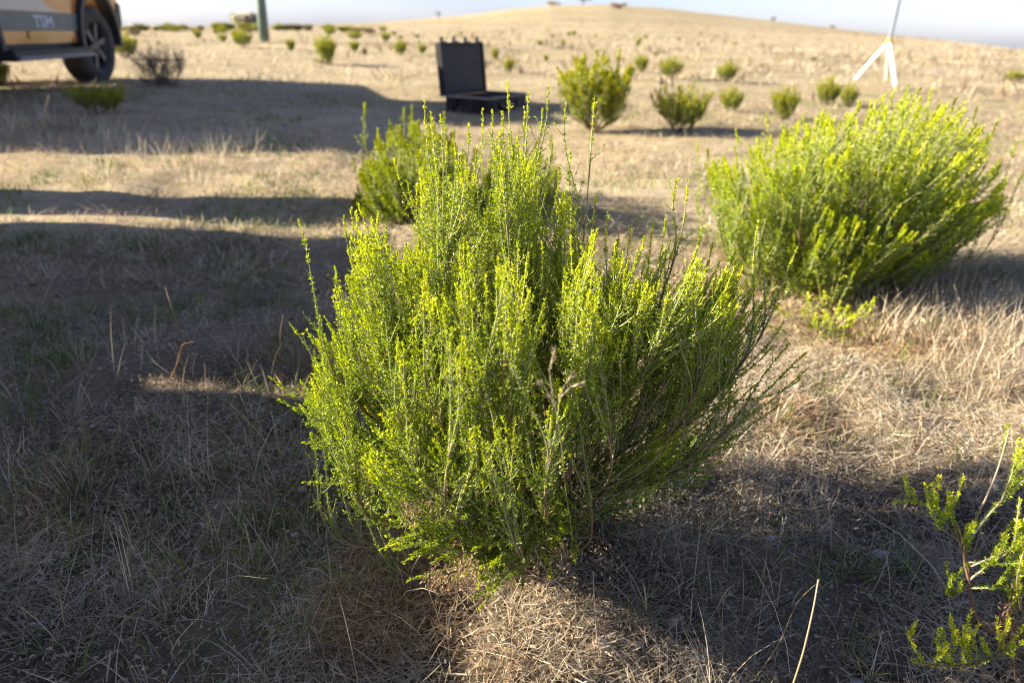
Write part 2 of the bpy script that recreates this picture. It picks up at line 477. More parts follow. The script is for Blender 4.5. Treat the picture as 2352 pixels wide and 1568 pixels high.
STRAWS = np.array([[.66, .56, .41], [.58, .48, .34], [.74, .66, .50], [.47, .38, .27], [.53, .47, .37], [.30, .22, .15], [.56, .40, .24]])
GREENS = np.array([[.13, .21, .04], [.19, .25, .06], [.26, .29, .10], [.10, .18, .06]])
def pick(pal, n, p=None):
    return pal[rng.choice(len(pal), n, p=p)] * rng.uniform(.7, 1.2, (n, 1))

def wedge(n, y0, y1, pad=.35, k=.78, power=2.):
    y = (rng.uniform(0, 1, n) * (y1 ** power - y0 ** power) + y0 ** power) ** (1 / power)
    x = rng.uniform(-1, 1, n) * (k * y + pad)
    return x, y

def keep(x, y, prob):
    m = rng.uniform(0, 1, len(x)) < prob
    return x[m], y[m]

def build_litter():
    g = Geo()
    x, y = wedge(420000, .45, 2.9, .3, .74, 1.5)
    x, y = keep(x, y, .06 + .94 * np.maximum(np.maximum(sstep(.38, .62, .6 * vnoise(x, y, .24, 11) + .4 * vnoise(x, y, .08, 12)), np.exp(-((x - .15) / .35) ** 2 - ((y - .9) / .25) ** 2)), sstep(.35, .6, x) * sstep(1.2, 1.4, y)))
    dim = np.exp(-((x - .5) / .30) ** 2 - ((y - 1.0) / .16) ** 2)            # mossy soil, and straw thinned to deepen the shrub's shade there
    left = sstep(-.25, -.55, x) * sstep(1.0, 1.3, y)                          # trodden bare soil on the left
    x, y = keep(x, y, 1 - .7 * dim - .55 * left)
    n = len(x)
    root = np.stack([x, y, gz(x, y) + rng.uniform(0, 1, n) ** 2 * .022], -1)
    pn = vnoise(x, y, .22, 15)                                                # grey weathered, brown and golden patches
    tint = lerp(lerp([.72, .74, .78], [1., 1., 1.], sstep(.25, .5, pn)), [.92, .74, .56], sstep(.58, .85, pn))
    sunny = sstep(.3, .55, x) * sstep(1.12, 1.3, y)                           # where sunlight is painted into the straw colour of the open ground
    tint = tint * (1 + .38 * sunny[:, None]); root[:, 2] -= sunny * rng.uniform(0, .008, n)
    L = rng.gamma(2.2, .010, n) + .007
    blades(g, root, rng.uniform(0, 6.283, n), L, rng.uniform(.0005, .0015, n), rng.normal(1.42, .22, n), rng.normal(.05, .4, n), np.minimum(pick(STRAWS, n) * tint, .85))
    # small flat crumbs of leaf and bark
    x, y = wedge(70000, .45, 2.8); n = len(x)
    root = np.stack([x, y, gz(x, y) + rng.uniform(.001, .01, n)], -1)
    blades(g, root, rng.uniform(0, 6.283, n), rng.uniform(.004, .012, n), rng.uniform(.002, .006, n), rng.normal(1.4, .3, n), rng.normal(0, .5, n), pick(STRAWS * .75, n), 2)
    # middle distance litter
    x, y = wedge(170000, 2.3, 9, .6, .78, 1.2)
    x, y = keep(x, y, .15 + .85 * sstep(.4, .65, .5 * vnoise(x, y, .35, 13) + .5 * vnoise(x, y, 1.1, 14)))
    n = len(x)
    root = np.stack([x, y, gz(x, y) + rng.uniform(0, .02, n)], -1)
    blades(g, root, rng.uniform(0, 6.283, n), rng.gamma(3, .013, n) + .012, rng.uniform(.0015, .004, n), rng.normal(1.25, .3, n), rng.normal(.05, .3, n), pick(STRAWS, n), 2)
    tag(g.build('straw_litter', M_STRAW), 'fallen straw and leaf crumbs covering the soil', 'litter', kind='stuff')

def tufts(g, cx, cy, per, rad, Lr, Wr, pal, lean=.35, curl=.5, p=None, segs=3):
    n = len(cx); k = rng.poisson(per, n) + 1
    i = np.repeat(np.arange(n), k); m = len(i)
    hs = rng.uniform(.6, 1.3, n)
    a, rr = rng.uniform(0, 6.283, m), np.abs(rng.normal(0, 1, m)) * rad
    x, y = cx[i] + rr * np.sin(a), cy[i] + rr * np.cos(a)
    root = np.stack([x, y, gz(x, y) - .003], -1)
    L = rng.uniform(*Lr, m) * hs[i]
    cb = pick(pal, n, p)
    blades(g, root, a + rng.normal(0, .6, m), L, rng.uniform(*Wr, m), np.abs(rng.normal(0, lean, m)) + .05, rng.normal(curl, .4, m), cb[i] * rng.uniform(.7, 1.25, (m, 1)), segs)

def build_grass():
    g = Geo()
    # thin standing stalks near the camera
    x, y = wedge(5200, .5, 2.6); x, y = keep(x, y, (.15 + .85 * sstep(.45, .75, vnoise(x, y, .45, 21))) * (1 - .8 * sstep(1.2, 1.8, y) * (x < .1)))
    tufts(g, x, y, 5, .02, (.03, .11), (.0007, .0016), STRAWS, .6, .5)
    # longer drooping stems
    x, y = wedge(900, .5, 2.4); x, y = keep(x, y, sstep(.35, .7, vnoise(x, y, .5, 22)) * (1 - .9 * sstep(1.1, 1.6, y)))
    tufts(g, x, y, 1.5, .02, (.10, .24), (.0008, .0016), STRAWS[:5], .6, .7, None, 4)
    # the taller stand of dry grass right of the shrub
    n = 1500
    x = rng.uniform(.9, 2.5, n); y = rng.uniform(1.7, 2.35, n)
    x, y = keep(x, y, sstep(.3, .6, vnoise(x, y, .3, 23)) * sstep(.95, 1.35, x))
    tufts(g, x, y, 7, .035, (.05, .15), (.001, .002), STRAWS[[0, 1, 2, 2, 4, 3]], .5, .5)
    # mid distance tufts
    x, y = wedge(16000, 2.3, 9, .6, .8, 1.3); x, y = keep(x, y, .25 + .75 * sstep(.4, .75, vnoise(x, y, .7, 24)))
    tufts(g, x, y, 5, .05, (.02, .065), (.002, .004), STRAWS, .95, .5, None, 2)
    n = 420; x = rng.uniform(-4.6, -1.6, n); y = rng.uniform(3.9, 5.4, n)
    x, y = keep(x, y, sstep(.35, .7, vnoise(x, y, .6, 25)))
    tufts(g, x, y, 6, .05, (.06, .20), (.002, .004), STRAWS[[0, 1, 2, 2, 4]], .35, .4, None, 2)
    # far tussocks
    x, y = wedge(26000, 9, 60, 2, .8, 1.2); x, y = keep(x, y, .3 + .7 * sstep(.4, .7, vnoise(x, y, 3., 26)))
    tufts(g, x, y, 5, .16, (.03, .10), (.006, .014), STRAWS[[0, 1, 2, 0, 4]], .6, .3, None, 2)
    x, y = wedge(9000, 8, 150, 3, .8, 1.25); x, y = keep(x, y, .15 + .85 * sstep(.5, .75, vnoise(x, y, 6., 27)))
    tufts(g, x, y, 7, .16, (.08, .22), (.012, .03), STRAWS[[3, 4, 1, 5, 0]] * [.85, .82, .72], .6, .3, None, 2)
    tag(g.build('dry_grass', M_STRAW), 'thin dry standing grass across the paddock', 'grass', kind='stuff')
    g = Geo()
    x, y = wedge(2600, .5, 2.9); x, y = keep(x, y, np.clip(sstep(.52, .75, vnoise(x, y, .3, 31)) * (1 - .7 * sstep(.3, .5, x) * sstep(1.1, 1.3, y)) + .35 * np.exp(-((x - .5) / .3) ** 2 - ((y - 1.) / .16) ** 2), 0, 1))
    tufts(g, x, y, 14, .022, (.02, .085), (.0012, .0026), GREENS, .7, .7)
    x, y = wedge(9000, 2.4, 9, .5, .8, 1.3); x, y = keep(x, y, sstep(.45, .75, vnoise(x, y, .6, 32)))
    tufts(g, x, y, 7, .05, (.02, .06), (.003, .006), np.concatenate([GREENS * 1.3, STRAWS[:1]]), .8, .5, None, 2)
    # moss and weeds low on the ground
    x, y = wedge(4200, .55, 2.8); x, y = keep(x, y, np.clip(sstep(.52, .72, vnoise(x, y, .28, 33)) + .8 * np.exp(-((x - .5) / .3) ** 2 - ((y - 1.) / .16) ** 2), 0, 1))
    tufts(g, x, y, 22, .03, (.004, .012), (.0012, .0024), GREENS, 1.0, .3, None, 2)
    tag(g.build('green_grass', M_STRAW), 'short green grass tufts sprouting among the straw', 'grass', kind='stuff')

def icos():
    import bmesh
    bm = bmesh.new(); bmesh.ops.create_icosphere(bm, subdivisions=2, radius=1)
    V = np.array([v.co[:] for v in bm.verts]); T = np.array([[v.index for v in f.verts] for f in bm.faces]); bm.free()
    return V, T
ICO_V, ICO_T = icos()

def rock_verts(s, seed):
    r = np.random.default_rng(seed)
    f = 1 + .28 * np.sin(ICO_V @ r.normal(0, 2.2, 3) + r.uniform(0, 6)) + .16 * np.sin(ICO_V @ r.normal(0, 4, 3)) + .05 * r.normal(0, 1, len(ICO_V))
    return ICO_V * f[:, None] * np.asarray(s)

def build_stones():
    g = Geo()
    x, y = wedge(1800, .5, 3); x, y = keep(x, y, .15 + .85 * sstep(.5, .8, vnoise(x, y, .3, 41)))
    for i, (a, b) in enumerate(zip(x, y)):
        s = rng.gamma(2., .0017) + .0015
        V = rock_verts([s, s * rng.uniform(.6, 1), s * .6], i) + [a, b, float(gz(a, b)) + s * .2]
        g.add(V, ICO_T, None, np.array([.25, .20, .155] if i % 4 else [.48, .46, .43]) * rng.uniform(.4, 1.4))
    tag(g.build('gravel', M_STONE, smooth=True), 'small pebbles scattered on the soil', 'gravel', kind='stuff')
    for px, py, s, c, lab in [(1372, 1540, .014, (.42, .36, .30), 'pale rounded stone below the front shrub at the bottom edge'),
                              (1458, 1535, .009, (.40, .34, .28), 'small pale stone just right of the larger one at the bottom edge'),
                              (1530, 1475, .013, (.34, .25, .19), 'brown clod standing in the sunlit straw at the bottom'),
                              (1975, 1560, .012, (.5, .46, .42), 'whitish stone on the bottom edge left of the corner plant'),
                              (1706, 1158, .006, (.8, .8, .78), 'tiny white pebble in the shade right of the front shrub'),
                              (2292, 1115, .014, (.36, .33, .31), 'grey stone half hidden behind the twigs of the corner plant'),
                              (1846, 1078, .012, (.12, .09, .08), 'dark clod on the sunlit straw right of the front shrub'),
                              (613, 1408, .012, (.26, .22, .19), 'grey brown clod in the shade left of the front shrub')]:
        q, _ = ground_at(px, py)
        me = mesh('stone', rock_verts([s, s * .85, s * .7], int(px)), ICO_T, None, np.array(c) * np.random.default_rng(int(px)).uniform(.8, 1.15, (len(ICO_V), 1)), True)
        o = link('stone', me, M_STONE); o.location = (q[0], q[1], q[2] + s * .1)
        tag(o, lab, 'stone', 'stones on the ground')
build_litter(); build_grass(); build_stones()

# ---------------------------------------------------------------- shrubs
def shrub(name, loc, gs, gl, label, cat='shrub', group=None, extra=None):
    root = empty(name, loc, 0, label, cat, group)
    for g in (gs, gl) + ((extra,) if extra else ()):
        off = np.asarray(loc, float)
        g.V = [v - off for v in g.V]
    gs.build('branches', M_STEM, root)
    gl.build('foliage', M_LEAF, root)
    if extra: extra.build('dry_leaves', M_STRAW, root)
    return root

def pixel_tips(lobes, base, r, up=.75, outw=1.0, clump=7):
    P, D = [], []
    for poly, n, d0, d1, u in lobes:
        nc = max(4, int(n / clump))                        # shoots stand in clumps with gaps between
        qc = sample_poly(poly, nc, r); k = r.integers(0, nc, n)
        sc = math.sqrt(abs(np.ptp(qc[:, 0]) * np.ptp(qc[:, 1])) / nc) * .34
        q = qc[k] + np.c_[r.normal(0, sc * .8, n), r.normal(0, sc * 1.5, n)]
        dp = r.uniform(d0, d1, nc)[k] + r.normal(0, (d1 - d0) * .08, n)
        p = at_depth(q[:, 0], q[:, 1], dp)
        o = p - base; o[:, 2] *= .5
        d = norm(norm(o) * outw * (1 - u) + np.array([0, 0, 1]) * u + r.normal(0, .10, (n, 3)))
        P.append(p); D.append(d)
    P, D = np.concatenate(P), np.concatenate(D)
    P[:, 2] = np.maximum(P[:, 2], gz(P[:, 0], P[:, 1]) + .03)
    return P, D

def front_shrub():
    r = np.random.default_rng(21)
    base, _ = ground_at(1262, 1335)
    base[1] += .06
    lobes = [
        ([(890, 700), (905, 500), (960, 390), (1060, 350), (1180, 340), (1280, 380), (1310, 520), (1300, 700)], 460, 1.08, 1.38, .80),
        ([(690, 960), (700, 760), (770, 640), (800, 540), (900, 520), (1000, 640), (1000, 860), (900, 1020), (770, 1030)], 320, .88, 1.18, .66),
        ([(900, 980), (920, 700), (1010, 600), (1180, 640), (1290, 560), (1380, 700), (1380, 900), (1240, 1000), (1060, 1060)], 350, .76, 1.12, .74),
        ([(1290, 760), (1310, 560), (1400, 520), (1500, 560), (1640, 600), (1730, 620), (1750, 720), (1740, 770), (1600, 800), (1420, 800)], 430, .90, 1.22, .60),
        ([(1380, 1050), (1420, 860), (1600, 800), (1720, 840), (1720, 960), (1640, 1040), (1500, 1120)], 150, 1.02, 1.38, .26),
        ([(780, 1030), (880, 980), (1060, 1010), (1300, 1000), (1380, 1040), (1290, 1130), (1120, 1130), (980, 1140), (870, 1090)], 150, .76, 1.0, .5),
        ([(890, 1180), (1000, 1180), (1200, 1160), (1330, 1180), (1310, 1280), (1130, 1340), (930, 1320)], 44, .74, .90, .10),
    ]
    P, D = pixel_tips(lobes, base, r)
    lead = [(975, 238, 1.15), (990, 262, 1.17), (1012, 268, 1.12), (1076, 290, 1.1), (1108, 256, 1.18), (1131, 257, 1.2), (1166, 192, 1.14), (1154, 262, 1.15), (1213, 218, 1.16),
            (1205, 262, 1.18), (1258, 200, 1.16), (1246, 255, 1.18), (1300, 242, 1.18), (1366, 226, 1.2), (1025, 330, 1.1), (1060, 360, 1.1), (1095, 340, 1.12), (1140, 330, 1.15), (1180, 340, 1.15), (1230, 330, 1.18), (1270, 330, 1.15), (1205, 380, 1.12), (1285, 390, 1.2), (1310, 350, 1.2), (1000, 370, 1.1), (965, 400, 1.1), (1045, 330, 1.05), (906, 368, 1.12), (935, 420, 1.1),
            (687, 508, 1.0), (806, 482, 1.06), (818, 490, 1.08), (790, 500, 1.08), (858, 565, .92), (868, 490, 1.1), (885, 505, 1.1), (1370, 455, 1.2), (1396, 490, 1.2), (1322, 480, 1.2), (1295, 510, 1.1),
            (1556, 412, 1.2), (1580, 416, 1.22), (1500, 520, 1.18), (1450, 520, 1.2), (1480, 545, 1.15), (1612, 528, 1.2), (1636, 560, 1.2), (1690, 572, 1.2), (1742, 512, 1.22), (1768, 558, 1.22), (1830, 572, 1.2), (1690, 600, 1.18),
            (1190, 560, 1.0), (1168, 600, .98), (1245, 560, 1.05), (1005, 690, .9), (1530, 500, 1.2), (770, 640, .98), (1800, 650, 1.2), (1760, 690, 1.2), (1848, 812, 1.15), (1852, 850, 1.15), (1812, 790, 1.17),
            (668, 745, 1.0), (622, 868, .98), (642, 918, .96), (700, 1015, .93), (696, 1106, .9), (770, 660, 1.0), (1430, 915, .86), (1310, 1045, .8), (1205, 905, .8), (1780, 880, 1.12), (1690, 1000, 1.05), (1640, 1090, 1.0),
            (1735, 940, 1.1), (1720, 1010, 1.22), (1660, 1060, 1.18), (1790, 930, 1.25), (1700, 960, 1.24), (1620, 1110, 1.15), (1740, 880, 1.26), (1836, 872, 1.27), (1770, 800, 1.3), (1800, 740, 1.3), (1680, 1020, 1.2), (1560, 1130, 1.12), (880, 1185, .83), (940, 1330, .80), (1128, 1362, .78), (1262, 1322, .8), (1320, 1290, .84), (1075, 1310, .8), (1200, 1350, .8), (980, 1250, .8), (1040, 1330, .79), (905, 1240, .82), (1000, 1290, .78)]
    la = np.array(lead)
    la[:, 2] -= np.where((la[:, 0] > 1385) & (la[:, 2] > 1.14), .12, 0)
    lp = at_depth(la[:, 0], la[:, 1], la[:, 2]); lo = lp - base; lo[:, 2] *= .35
    hi = np.clip((la[:, 1] - 500) / 600, 0, 1)[:, None]
    ld = norm(np.array([0, 0, 1.]) * (1 - hi * .85) + norm(lo) * (.14 + hi * .9))
    P, D = np.concatenate([P, lp]), np.concatenate([D, ld])
    P[:, 2] = np.maximum(P[:, 2], gz(P[:, 0], P[:, 1]) + .02)
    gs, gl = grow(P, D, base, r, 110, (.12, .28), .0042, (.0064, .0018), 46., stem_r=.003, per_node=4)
    ex = Geo()                                          # dead leaf sprays hanging low in the shrub
    def spray(px, py, dp, n, sp):
        n = int(n * 1.8); q = at_depth(np.array([px]), np.array([py]), np.array([dp - .035]))[0]
        p = q + r.normal(0, sp, (n, 3)); p[:, 2] = np.maximum(p[:, 2], gz(p[:, 0], p[:, 1]) + .01)
        leaf_quads(ex, p, norm(r.normal(0, .6, (n, 3)) + [0, 0, -.8]), r.uniform(.004, .010, n), r.uniform(.001, .002, n),
                   np.array([.48, .34, .20]) * r.uniform(.5, 1.3, (n, 1)), r)
    for a in [(945, 1165, .82, 90, .010), (1010, 1145, .82, 90, .011), (1075, 1300, .79, 130, .010), (1050, 1335, .785, 90, .008), (1005, 1330, .79, 110, .009), (1290, 1270, .82, 80, .009), (1380, 1265, .84, 50, .012),
              (1150, 1120, .86, 60, .02), (1500, 940, .95, 40, .012), (1250, 1130, .86, 60, .03), (850, 1090, .86, 30, .015), (1330, 1050, .95, 90, .05), (1420, 1000, 1.05, 120, .06), (1100, 1050, .95, 120, .06)]:
        spray(*a)
    shrub('leafy_shrub', base, gs, gl, 'large bright green shrub filling the middle with tall pale upright shoots', 'shrub', None, ex)
front_shrub()

def right_shrub():
    r = np.random.default_rng(33)
    base, _ = ground_at(1975, 672)
    lobes = [
        ([(1612, 450), (1630, 360), (1760, 310), (1850, 280), (1960, 250), (2100, 225), (2200, 235), (2280, 330), (2310, 400), (2230, 480), (2050, 490), (1850, 490)], 900, 2.2, 2.95, .5),
        ([(1640, 500), (1660, 430), (1800, 440), (1830, 560), (1740, 560)], 130, 2.25, 2.7, .5),
        ([(2080, 580), (2200, 430), (2330, 400), (2320, 450), (2250, 540), (2160, 600)], 190, 2.25, 2.75, .35),
        ([(1840, 590), (1880, 480), (2050, 480), (2110, 540), (2040, 610), (1940, 620)], 210, 2.1, 2.45, .6),
    ]
    P, D = pixel_tips(lobes, base, r, clump=2.5)
    P[:, 2] = np.minimum(P[:, 2], EYE - .01 - r.uniform(0, .05, len(P)) * (P[:, 2] > EYE - .02))
    D = norm(norm(P - (base + [-.12, 0, -.12])) + [.10, 0, .25] + r.normal(0, .10, P.shape))
    lead = np.array([(2000, 232, 2.5), (2050, 215, 2.5), (2085, 200, 2.55), (2140, 205, 2.5), (2195, 228, 2.5), (2245, 245, 2.5), (1902, 262, 2.5), (1845, 265, 2.5), (1798, 290, 2.5), (1760, 265, 2.55), (1690, 300, 2.5), (1600, 330, 2.5), (1625, 345, 2.5), (2290, 280, 2.5), (2335, 330, 2.5), (2350, 400, 2.5), (1600, 460, 2.4)])
    lp = at_depth(lead[:, 0], lead[:, 1], lead[:, 2]); lo = lp - base; lo[:, 2] *= .3
    P = np.concatenate([P, lp]); D = np.concatenate([D, norm(norm(lo) * .25 + [0, 0, 1.])])
    gs, gl = grow(P, D, base, r, 70, (.20, .45), .008, (.011, .0034), 30, (.02, .06), .0045, .0045, .0013, .06, 3, tip_len=.035, sides=3)
    ex = Geo(); n = 1500
    p = base + r.normal(0, 1, (n, 3)) * [.26, .2, .03] + [-.1, -.12, 0] + [0, -.04, 0]
    p[:, 2] = gz(p[:, 0], p[:, 1]) + r.uniform(.005, .07, n)
    leaf_quads(ex, p, norm(r.normal(0, 1, (n, 3))), r.uniform(.012, .03, n), r.uniform(.003, .009, n), np.array([.50, .35, .20]) * r.uniform(.5, 1.3, (n, 1)), r)
    shrub('leafy_shrub', base, gs, gl, 'second large green shrub at right leaning right with dead orange leaves at its foot', 'shrub', None, ex)
    # low weed in front of it
    g1, g2 = None, None
    wb, _ = ground_at(1900, 775)
    n = 40; a = r.uniform(0, 6.283, n)
    P = wb + np.stack([np.sin(a) * r.uniform(.03, .2, n), np.cos(a) * r.uniform(.03, .12, n), r.uniform(.03, .11, n)], -1)
    D = norm(P - wb + [0, 0, .05])
    g1, g2 = grow(P, D, wb, r, 14, (.03, .08), .008, (.011, .004), 22, (.02, .04), .005, .002, .001, .04, 2, tip_len=.02, sides=3)
    shrub('low_weed', wb, g1, g2, 'low sprawling green weed on the straw just below the right hand shrub', 'weed')
right_shrub()

def rear_shrub():
    r = np.random.default_rng(44)
    base, _ = ground_at(985, 520)
    lobes = [
        ([(812, 480), (822, 390), (900, 360), (960, 480), (880, 510)], 170, 3.05, 3.5, .5),
        ([(822, 440), (840, 350), (880, 300), (960, 280), (1040, 300), (1060, 420), (1000, 500), (860, 500)], 420, 3.05, 3.7, .72),
        ([(1040, 440), (1060, 340), (1150, 330), (1240, 340), (1290, 400), (1270, 480), (1100, 500)], 240, 3.2, 3.8, .7),
    ]
    P, D = pixel_tips(lobes, base, r, clump=2)
    lead = np.array([(838, 240, 3.3), (928, 252, 3.4), (946, 245, 3.4), (895, 280, 3.4), (868, 300, 3.4), (812, 365, 3.3), (985, 270, 3.4), (1020, 260, 3.5), (1265, 315, 3.4)])
    lp = at_depth(lead[:, 0], lead[:, 1], lead[:, 2])
    P = np.concatenate([P, lp]); D = np.concatenate([D, np.tile([0, 0, 1.], (len(lp), 1))])
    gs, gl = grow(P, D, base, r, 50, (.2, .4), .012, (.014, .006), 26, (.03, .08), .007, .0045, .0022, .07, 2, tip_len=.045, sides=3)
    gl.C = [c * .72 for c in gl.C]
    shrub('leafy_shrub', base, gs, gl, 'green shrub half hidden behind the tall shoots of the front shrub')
rear_shrub()

def corner_plant():
    r = np.random.default_rng(55)
    base, _ = ground_at(2345, 1462)
    gs, gl = Geo(), Geo()
    def path(pts, rad, c0, c1, n=14):
        p = np.array([at_depth(np.array(a[0]), np.array(a[1]), np.array(a[2])) if isinstance(a, tuple) else a for a in [(b[0], b[1], b[2] - .05 * float(np.clip((1400 - b[1]) / 80, 0, 1))) if isinstance(b, tuple) else b for b in pts]])
        t = np.linspace(0, len(p) - 1, n); i = np.minimum(t.astype(int), len(p) - 2); f = (t - i)[:, None]
        c = p[i] * (1 - f) + p[i + 1] * f
        for _ in range(2): c[1:-1] = (c[:-2] + 2 * c[1:-1] + c[2:]) / 4
        tubes(gs, c[None], (rad * np.linspace(1, .45, n))[None], lerp(c0, c1, np.linspace(0, 1, n))[None], 5)
        return c
    def leafy(c, t0, t1, n, age0, age1, size=1., twig=0):
        n = int(n * 1.1); twig = int(twig * .5)
        idx = np.zeros(n, int); t = r.uniform(t0, t1, n)
        p, tg = sample_curves(c[None], idx, t); e1, e2 = perp_frame(tg); a = r.uniform(0, 6.283, n)[:, None]
        an = R(1) * r.uniform(25, 75, n)[:, None] * (1 - .5 * sstep(.9, 1, t))[:, None]
        D = norm(tg * np.cos(an) + (np.cos(a) * e1 + np.sin(a) * e2) * np.sin(an))
        n = len(t)
        age = np.clip(age0 + (age1 - age0) * (t - t0) / (t1 - t0) + r.normal(0, .1, n), 0, 1)
        col = np.where((age > .5)[:, None], lerp(MID, TIP, np.clip(age * 2 - 1, 0, 1)), lerp(OLD, MID, np.clip(age * 2, 0, 1))) * r.uniform(.8, 1.2, (n, 1))
        leaf_quads(gl, p, D, r.uniform(.0038, .0062, n) * size, r.uniform(.0011, .0016, n) * size, col, r)
        for k in range(twig):
            tt = r.uniform(.15, .9); p, tg = sample_curves(c[None], np.array([0]), np.array([tt]))
            e1, e2 = perp_frame(tg); a = r.uniform(0, 6.283)
            d = norm(tg * .35 + (math.cos(a) * e1 + math.sin(a) * e2) * .4 + [0, 0, .75]); L = r.uniform(.012, .045)
            cc = np.concatenate([p, p + d * L * .5, p + (d + [0, 0, .15]) * L])[None]
            tubes(gs, cc, np.array([[.0006, .0005, .0003]]), np.tile([.25, .3, .08], (1, 3, 1)), 3)
            leafy(cc[0], .1, 1, int(L * 2000), age0 + .1, age1 + .25, size)
    dk, md, pl = np.array([.13, .07, .04]), np.array([.22, .13, .08]), np.array([.42, .36, .28])
    b = tuple(base)
    path([base, (2262, 1455, .76), (2232, 1390, .78), (2225, 1300, .8)], .0032, dk, md)
    c = path([(2225, 1330, .79), (2212, 1280, .8), (2215, 1230, .8), (2260, 1160, .8), (2300, 1060, .8), (2318, 985, .8)], .0019, md, pl); leafy(c, .2, .55, 90, .3, .5, 1, 8)
    c = path([(2225, 1240, .8), (2280, 1170, .79), (2330, 1120, .78), (2375, 1085, .77)], .0017, pl, pl); leafy(c, .1, 1, 200, .35, .7, 1, 12)
    c = path([(2300, 1150, .785), (2325, 1090, .78), (2340, 1010, .78)], .0013, pl, np.array([.4, .42, .1])); leafy(c, .1, 1, 150, .4, .95, 1, 5)
    c = path([(2222, 1290, .8), (2200, 1190, .81), (2165, 1185, .82), (2120, 1150, .83), (2056, 1152, .84)], .0012, md, np.array([.3, .34, .1])); leafy(c, .25, 1, 190, .3, .8, 1, 8)
    c = path([(2205, 1240, .8), (2160, 1215, .8), (2135, 1170, .8), (2126, 1110, .8)], .0011, md, np.array([.3, .34, .1])); leafy(c, .3, 1, 160, .35, .95, 1, 6)
    c = path([(2212, 1270, .8), (2190, 1200, .8), (2185, 1145, .8)], .001, md, np.array([.3, .34, .1])); leafy(c, .3, 1, 110, .35, .9, 1, 7)
    c = path([(2215, 1260, .8), (2160, 1185, .8), (2150, 1160, .8)], .001, md, np.array([.3, .34, .1])); leafy(c, .3, 1, 70, .35, .9, 1, 4)
    c = path([(2228, 1330, .79), (2280, 1290, .78), (2360, 1240, .76)], .0017, pl, pl); leafy(c, .1, 1, 100, .3, .6, 1, 9)
    c = path([(2230, 1300, .79), (2300, 1270, .78), (2375, 1230, .77)], .0014, pl, pl); leafy(c, .1, 1, 130, .3, .6, 1, 9)
    c = path([(2220, 1290, .8), (2300, 1295, .77), (2365, 1290, .76)], .0012, pl, np.array([.3, .34, .1])); leafy(c, .1, 1, 190, .3, .6, 1, 5)
    c = path([(2230, 1350, .79), (2300, 1348, .77), (2370, 1365, .76)], .0013, pl, pl); leafy(c, .05, .8, 200, .25, .5, 1, 8)
    c = path([(2228, 1350, .79), (2195, 1365, .79), (2172, 1360, .79), (2190, 1318, .79)], .001, md, np.array([.3, .34, .1])); leafy(c, .3, 1, 210, .3, .6, 1, 8)
    c = path([(2310, 1440, .75), (2325, 1370, .76), (2330, 1250, .77), (2342, 1150, .77)], .0018, dk, pl); leafy(c, .3, 1, 230, .3, .85, 1, 12)
    c = path([(2345, 1400, .74), (2335, 1330, .74), (2350, 1270, .74)], .0014, md, pl); leafy(c, .1, 1, 150, .3, .8, 1, 8)
    # the low branch creeping along the ground
    c = path([base, (2300, 1500, .735), (2240, 1528, .74), (2150, 1530, .745), (2095, 1515, .75)], .0022, dk, md); leafy(c, .2, 1, 240, .5, .8, 1, 16)
    for q in [[(2130, 1528, .745), (2100, 1490, .75), (2083, 1445, .755)], [(2180, 1530, .745), (2192, 1490, .745), (2196, 1448, .745)], [(2140, 1525, .745), (2160, 1500, .745), (2175, 1475, .745)],
              [(2240, 1525, .74), (2215, 1470, .745), (2182, 1428, .75)], [(2215, 1528, .74), (2212, 1500, .74), (2208, 1465, .745)], [(2290, 1505, .74), (2310, 1450, .74), (2318, 1420, .74)], [(2300, 1490, .735), (2330, 1500, .735), (2322, 1498, .735)]]:
        c = path(q, .0009, md, np.array([.35, .36, .08]), 8); leafy(c, .1, 1, 110, .6, .95, 1, 5)
    gd = Geo()
    for k in range(160):
        q = at_depth(np.array(2320 + r.normal(0, 14)), np.array(1440 + r.normal(0, 40)), np.array(.745))
        leaf_quads(gd, q[None], norm(r.normal(0, 1, (1, 3))), np.array([.008]), np.array([.002]), np.array([[.4, .22, .13]]) * r.uniform(.6, 1.2), r)
    shrub('straggly_plant', base, gs, gl, 'sparse straggly plant with bare brown stems in the bottom right corner', 'plant', None, gd)
corner_plant()

# smaller shrubs: three builds, then copies set about the paddock
def bush_proto(seed, n, h, w, lean=0., leafy=1., lob=5):
    r = np.random.default_rng(seed)
    a = r.uniform(0, 6.283, n); q = np.sqrt(r.uniform(0, 1, n))
    z = h * (.45 + .55 * r.uniform(0, 1, n) ** .7) * (1 - .26 * q ** 2) * r.uniform(.76, 1.12, n)
    rad = q * w / 2 * np.clip(.1 + 1.2 * z / h, 0, 1.05)
    cl_a = r.uniform(0, 6.283, lob)                      # leafy arms of unequal height with gaps between them
    gap = np.cos(a[:, None] - cl_a[None]).max(1)
    z = z * (.86 + .15 * gap) * (1 + .07 * np.sin(a * 2 + seed)); rad = rad * (.88 + .2 * gap)
    P = np.stack([rad * np.sin(a) + lean * z, rad * np.cos(a), z], -1)
    o = P.copy(); o[:, 2] *= .35
    D = norm(norm(o) * .45 + [0, 0, .8] + r.normal(0, .1, (n, 3)))
    return grow(P, D, np.zeros(3), r, 16, (.25 * h, .45 * h), .022, (.03, .014), 18 * leafy, (.05, .13), .013, .012, .0035, .02, 2, tip_len=.06, sides=3)

